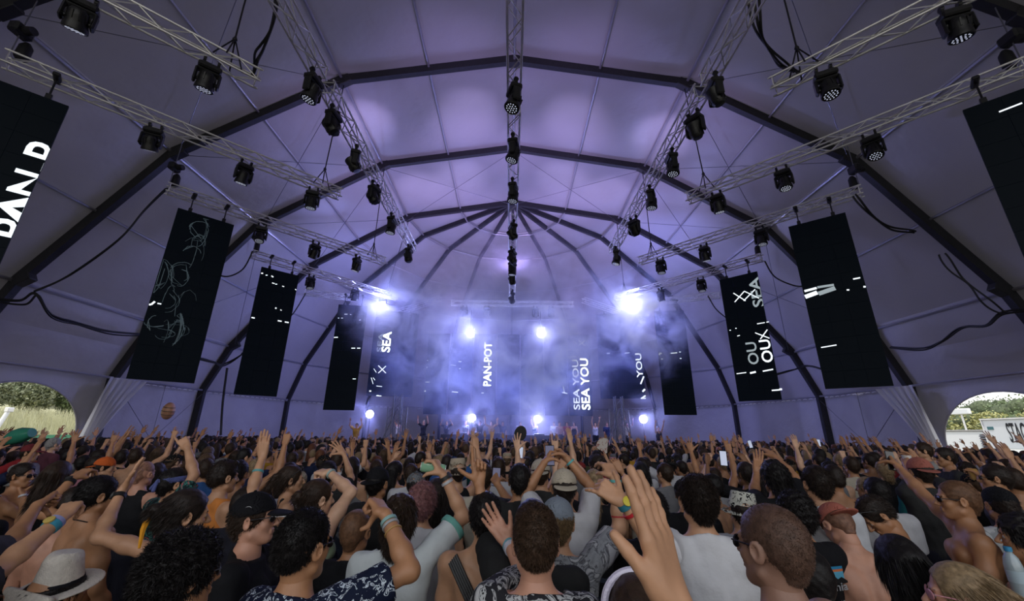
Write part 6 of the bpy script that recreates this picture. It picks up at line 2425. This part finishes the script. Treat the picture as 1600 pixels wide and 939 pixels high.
# ------------------------------------------------------------------ outside: seen through the two doorways
rg = random.Random(9)
M['grass'] = mat('dry_grass', (.44, .42, .26), .9, noise=.35, nscale=1.2, bump=.6, bscale=12)
M['lawn'] = mat('outside_ground', (.20, .19, .13), .95, noise=.3, nscale=.7)
mb = MB()
mb.box((0, 20, -.16), (700, 600, .1))
tag(mb.build('ground', M['lawn']), kind='structure')
# grassy slope on the left
nx, ny = 30, 40
vs = []
for i in range(nx + 1):
    for j in range(ny + 1):
        X = -31 - 80 * i / nx
        Y = 0 + 110 * j / ny
        t = i / nx
        z = -.3 + 1.0 * min(1, t * 12) + 14 * t ** 1.05 + .5 * math.sin(Y * .31 + i) * t * 3
        vs.append((X, Y, z))
mb = MB()
mb.add(vs, [(i * (ny + 1) + j, i * (ny + 1) + j + 1, (i + 1) * (ny + 1) + j + 1, (i + 1) * (ny + 1) + j) for i in range(nx) for j in range(ny)], smooth=True)
tag(mb.build('hill', M['grass'], sharp=3), kind='structure')
slope = lambda X: -.3 + 1.0 * min(1, (-31 - X) / 80 * 12) + 14 * ((-31 - X) / 80) ** 1.05
# tall dry grass: blades
q = np.random.RandomState(4)
n = 16000
X = -33 - 10 * q.rand(n)
Y = 22 + 38 * q.rand(n)
Zb = np.array([slope(a) for a in X])
hgt = q.uniform(.5, 1.5, n)
dx, dy = q.normal(0, .22, n), q.normal(0, .22, n)
w = .035
P = np.stack([np.stack([X, Y - w, Zb - .1], 1), np.stack([X, Y + w, Zb - .1], 1), np.stack([X + dx, Y + dy, Zb + hgt], 1), np.stack([X + dx, Y + dy - .01, Zb + hgt * .98], 1)], 1).reshape(-1, 3)
F = (4 * np.arange(n)[:, None] + np.array([[0, 1, 2, 3]]))
o = npmesh('grass', P, F, mat('grass_blades', (.56, .54, .34), .8, noise=.3, nscale=.8))
tag(o, 'tall dry grass on the slope outside the left doorway', 'grass', kind='stuff')


def leafy(name, c, r, h, col, label, cat, group, trunk=True, n=2600, seed=0, leaf=.16):
    q = np.random.RandomState(seed)
    root = empty(name, c)
    cl = q.normal(0, 1, (14, 3))
    cl /= np.linalg.norm(cl, axis=1)[:, None]
    cen = cl * np.array((r * .55, r * .55, h * .28)) + np.array((0, 0, h * .60))
    k = q.randint(0, 14, n)
    d = q.normal(0, 1, (n, 3))
    d /= np.linalg.norm(d, axis=1)[:, None]
    p = cen[k] + d * np.array((r * .5, r * .5, h * .26)) * q.uniform(.75, 1.08, (n, 1))
    p[:, 2] = np.maximum(p[:, 2], .05)
    a = q.normal(0, 1, (n, 3))
    a /= np.linalg.norm(a, axis=1)[:, None]
    b = np.cross(a, q.normal(0, 1, (n, 3)))
    b /= np.linalg.norm(b, axis=1)[:, None]
    s = leaf * q.uniform(.6, 1.5, (n, 1))
    P = np.stack([p - a * s, p - b * s * .5, p + a * s, p + b * s * .5], 1).reshape(-1, 3)
    F = 4 * np.arange(n)[:, None] + np.array([[0, 1, 2, 3]])
    npmesh('foliage', P, F, col, root)
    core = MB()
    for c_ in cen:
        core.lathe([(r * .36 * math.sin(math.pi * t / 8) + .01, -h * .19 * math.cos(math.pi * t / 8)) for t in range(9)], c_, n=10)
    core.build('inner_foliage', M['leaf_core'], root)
    mb = MB()
    mb.tube([(0, 0, -.3), (.1, 0, h * .6)], [.14, .06], 8)
    mb.build('trunk', M['bark'], root)
    tag(root, label, cat, group)


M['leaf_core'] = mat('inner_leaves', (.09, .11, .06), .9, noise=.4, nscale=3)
M['bark'] = mat('bark', (.08, .06, .04), .9)
LG = [mat('leaf_grey', (.24, .26, .16), .7, noise=.3, nscale=1.5), mat('leaf_green', (.16, .21, .10), .7, noise=.3, nscale=1.5), mat('leaf_yellow', (.36, .35, .14), .7, noise=.3, nscale=1.5), mat('leaf_dark', (.09, .13, .07), .7, noise=.3, nscale=1.5)]
k_ = 0
adjs = ['grey-green', 'broad grey-green', 'low grey-green', 'yellowish', 'dark', 'rounded', 'tall', 'sparse', 'bushy', 'pale', 'squat', 'wide', 'upper dark', 'upper pale', 'upper bushy', 'upper round']
for (rt, X_, r, h, m) in ((-.78, -46, 1.9, 3.2, 0), (-.87, -47, 2.0, 3.6, 0), (-.96, -46, 1.9, 3.4, 1), (-1.05, -47, 2.0, 3.8, 0), (-.82, -54, 2.5, 4.4, 3), (-.92, -55, 2.5, 4.6, 1), (-1.02, -54, 2.5, 4.6, 0), (-.79, -64, 3.2, 5.4, 1), (-.90, -65, 3.2, 5.8, 2), (-1.01, -64, 3.2, 5.6, 3), (-.84, -76, 3.8, 6.4, 2), (-.95, -77, 3.8, 7.0, 1), (-1.06, -76, 3.8, 6.8, 2)):
    Y_ = rt * X_
    leafy('bush', (X_, Y_, slope(X_)), r, h, LG[m], '%s bush on the grassy slope outside the left doorway' % adjs[k_], 'bush', 'bushes on the slope', n=4600, seed=k_, leaf=.14)
    k_ += 1
# green fence screen and white post
root = empty('fence_screen', (-29, 25, 0))
mb = MB()
for i in range(8):
    mb.box((0, -6 + i * 3.0, .85), (.04, 2.96, 1.6))
mb.build('screen_cloth', mat('green_mesh', (.08, .28, .16), .7, noise=.15, nscale=3), root)
for i in range(9):
    MB().tube([(0, -7.5 + i * 3, 0), (0, -7.5 + i * 3, 1.75)], .03, 6).build('post', M['alu'], root)
tag(root, 'green screened fence outside the left doorway', 'fence')
root = empty('leaning_post', (-28, 23.0, 0))
MB().tube([(0, -.35, 0), (0, .35, 2.9)], .10, 10).build('post_shaft', mat('white_paint', (.8, .8, .8), .5), root)
MB().box((0, .38, 3.0), (.25, .3, .25), bev=.03).build('post_cap', M['alu'], root)
tag(root, 'leaning white post before the green fence', 'post')
# right: trees, containers, sign, floodlight
k_ = 0
for (rt, X_, z0, r, h, m) in ((1.03, 44, 0, 2.6, 4.1, 2), (.965, 46, 0, 2.6, 4.0, 1), (.90, 45, 0, 2.6, 4.3, 2), (.83, 47, 0, 2.6, 4.1, 1), (.765, 46, 0, 2.6, 4.3, 2), (.70, 45, 0, 2.6, 4.1, 2),
                             (1.05, 60, .5, 3.8, 5.8, 3), (.93, 61, .5, 3.8, 6.1, 3), (.81, 60, .5, 3.8, 6.1, 1), (.70, 62, .5, 3.8, 5.9, 3), (.99, 76, 1, 4.6, 7.0, 1), (.87, 77, 1, 4.6, 7.6, 3), (.76, 78, 1, 4.6, 7.3, 1)):
    leafy('tree', (X_, rt * X_, 0), r, h, LG[m], '%s tree behind the white containers at the right doorway' % adjs[k_], 'tree', 'trees at the right doorway', n=5200, seed=60 + k_, leaf=.13)
    k_ += 1
M['whitep'] = mat('white_metal', (.80, .81, .82), .45, bump=.1, bscale=2)
root = empty('office_container', (30.5, 28.2, 0))
mb = MB()
mb.box((0, 0, 1.22), (2.4, 4.6, 2.44), bev=.04)
mb.build('container_body', M['whitep'], root)
mb = MB()
mb.box((0, 0, 2.47), (2.5, 4.7, .10), bev=.02)
mb.build('roof', mat('roof_grey', (.35, .34, .33), .6), root)
tag(root, 'low white container cabin outside the right doorway', 'container')
root = empty('louvre_vent', (29.1, 25.9, 0.0))
mb = MB()
for i in range(9):
    mb.box((0, 0, 1 + i * .14), (.12, .8, .06), Matrix.Rotation(.4, 3, 'Y'))
mb.box((.06, 0, 1.1), (.03, .86, 2.3))
mb.build('slats', M['steel'], root)
tag(root, 'dark slatted vent panel between the container and the sign', 'vent')
root = empty('stage_sign', (26.0, 21.2, 0))
root.rotation_euler = (0, 0, -.18)
mb = MB()
mb.box((0, 0, 2.25), (.12, 4.6, 1.5), bev=.02)
mb.build('sign_board', M['whitep'], root)
mb = MB()
mb.box((-.02, 0, 3.02), (.2, 4.7, .06))
mb.box((-.02, 2.3, 2.25), (.16, .06, 1.56))
mb.build('sign_frame', M['alu'], root)
Vt, Ft = text_mesh('STAGE 2', .015)
tx0, tx1 = min(v.x for v in Vt), max(v.x for v in Vt)
mb = MB()
mb.add([(-.075, 1.0 - (v.x - tx0) / (tx1 - tx0) * 1.5, 1.85 + v.y * 1.35) for v in Vt], Ft)
mb.build('lettering', mat('sign_ink', (.04, .04, .05), .6), root)
mb = MB()
mb.box((-.07, 1.9, 2.55), (.02, .35, .16))
mb.build('notice_plate', mat('sign_teal', (.05, .16, .18), .5), root)
for yy in (-1.9, 0, 1.9):
    MB().box((.1, yy, .8), (.08, .08, 1.6)).build('leg', M['alu'], root)
tag(root, 'white board outside the right doorway lettered STAGE 2', 'sign')
root = empty('floodlight_pole', (36.5, 33.8, 0))
MB().tube([(0, 0, 0), (0, 0, 4.0)], .06, 8).build('pole', M['alu'], root)
MB().box((0, 0, 4.05), (.3, 1.4, .45), bev=.05).build('lamp_bar', M['whitep'], root)
tag(root, 'floodlight on a thin pole among the trees', 'floodlight')
root = empty('barrier', (24.5, 21.5, 0))
MB().box((0, 0, .75), (.06, 6.5, 1.0), bev=.02).build('barrier_panel', mat('pale_blue', (.35, .52, .60), .6), root)
for yy in (-3, 0, 3):
    MB().box((.1, yy, .4), (.05, .05, .8)).build('leg', M['alu'], root)
tag(root, 'pale blue barrier in front of the white sign', 'barrier')
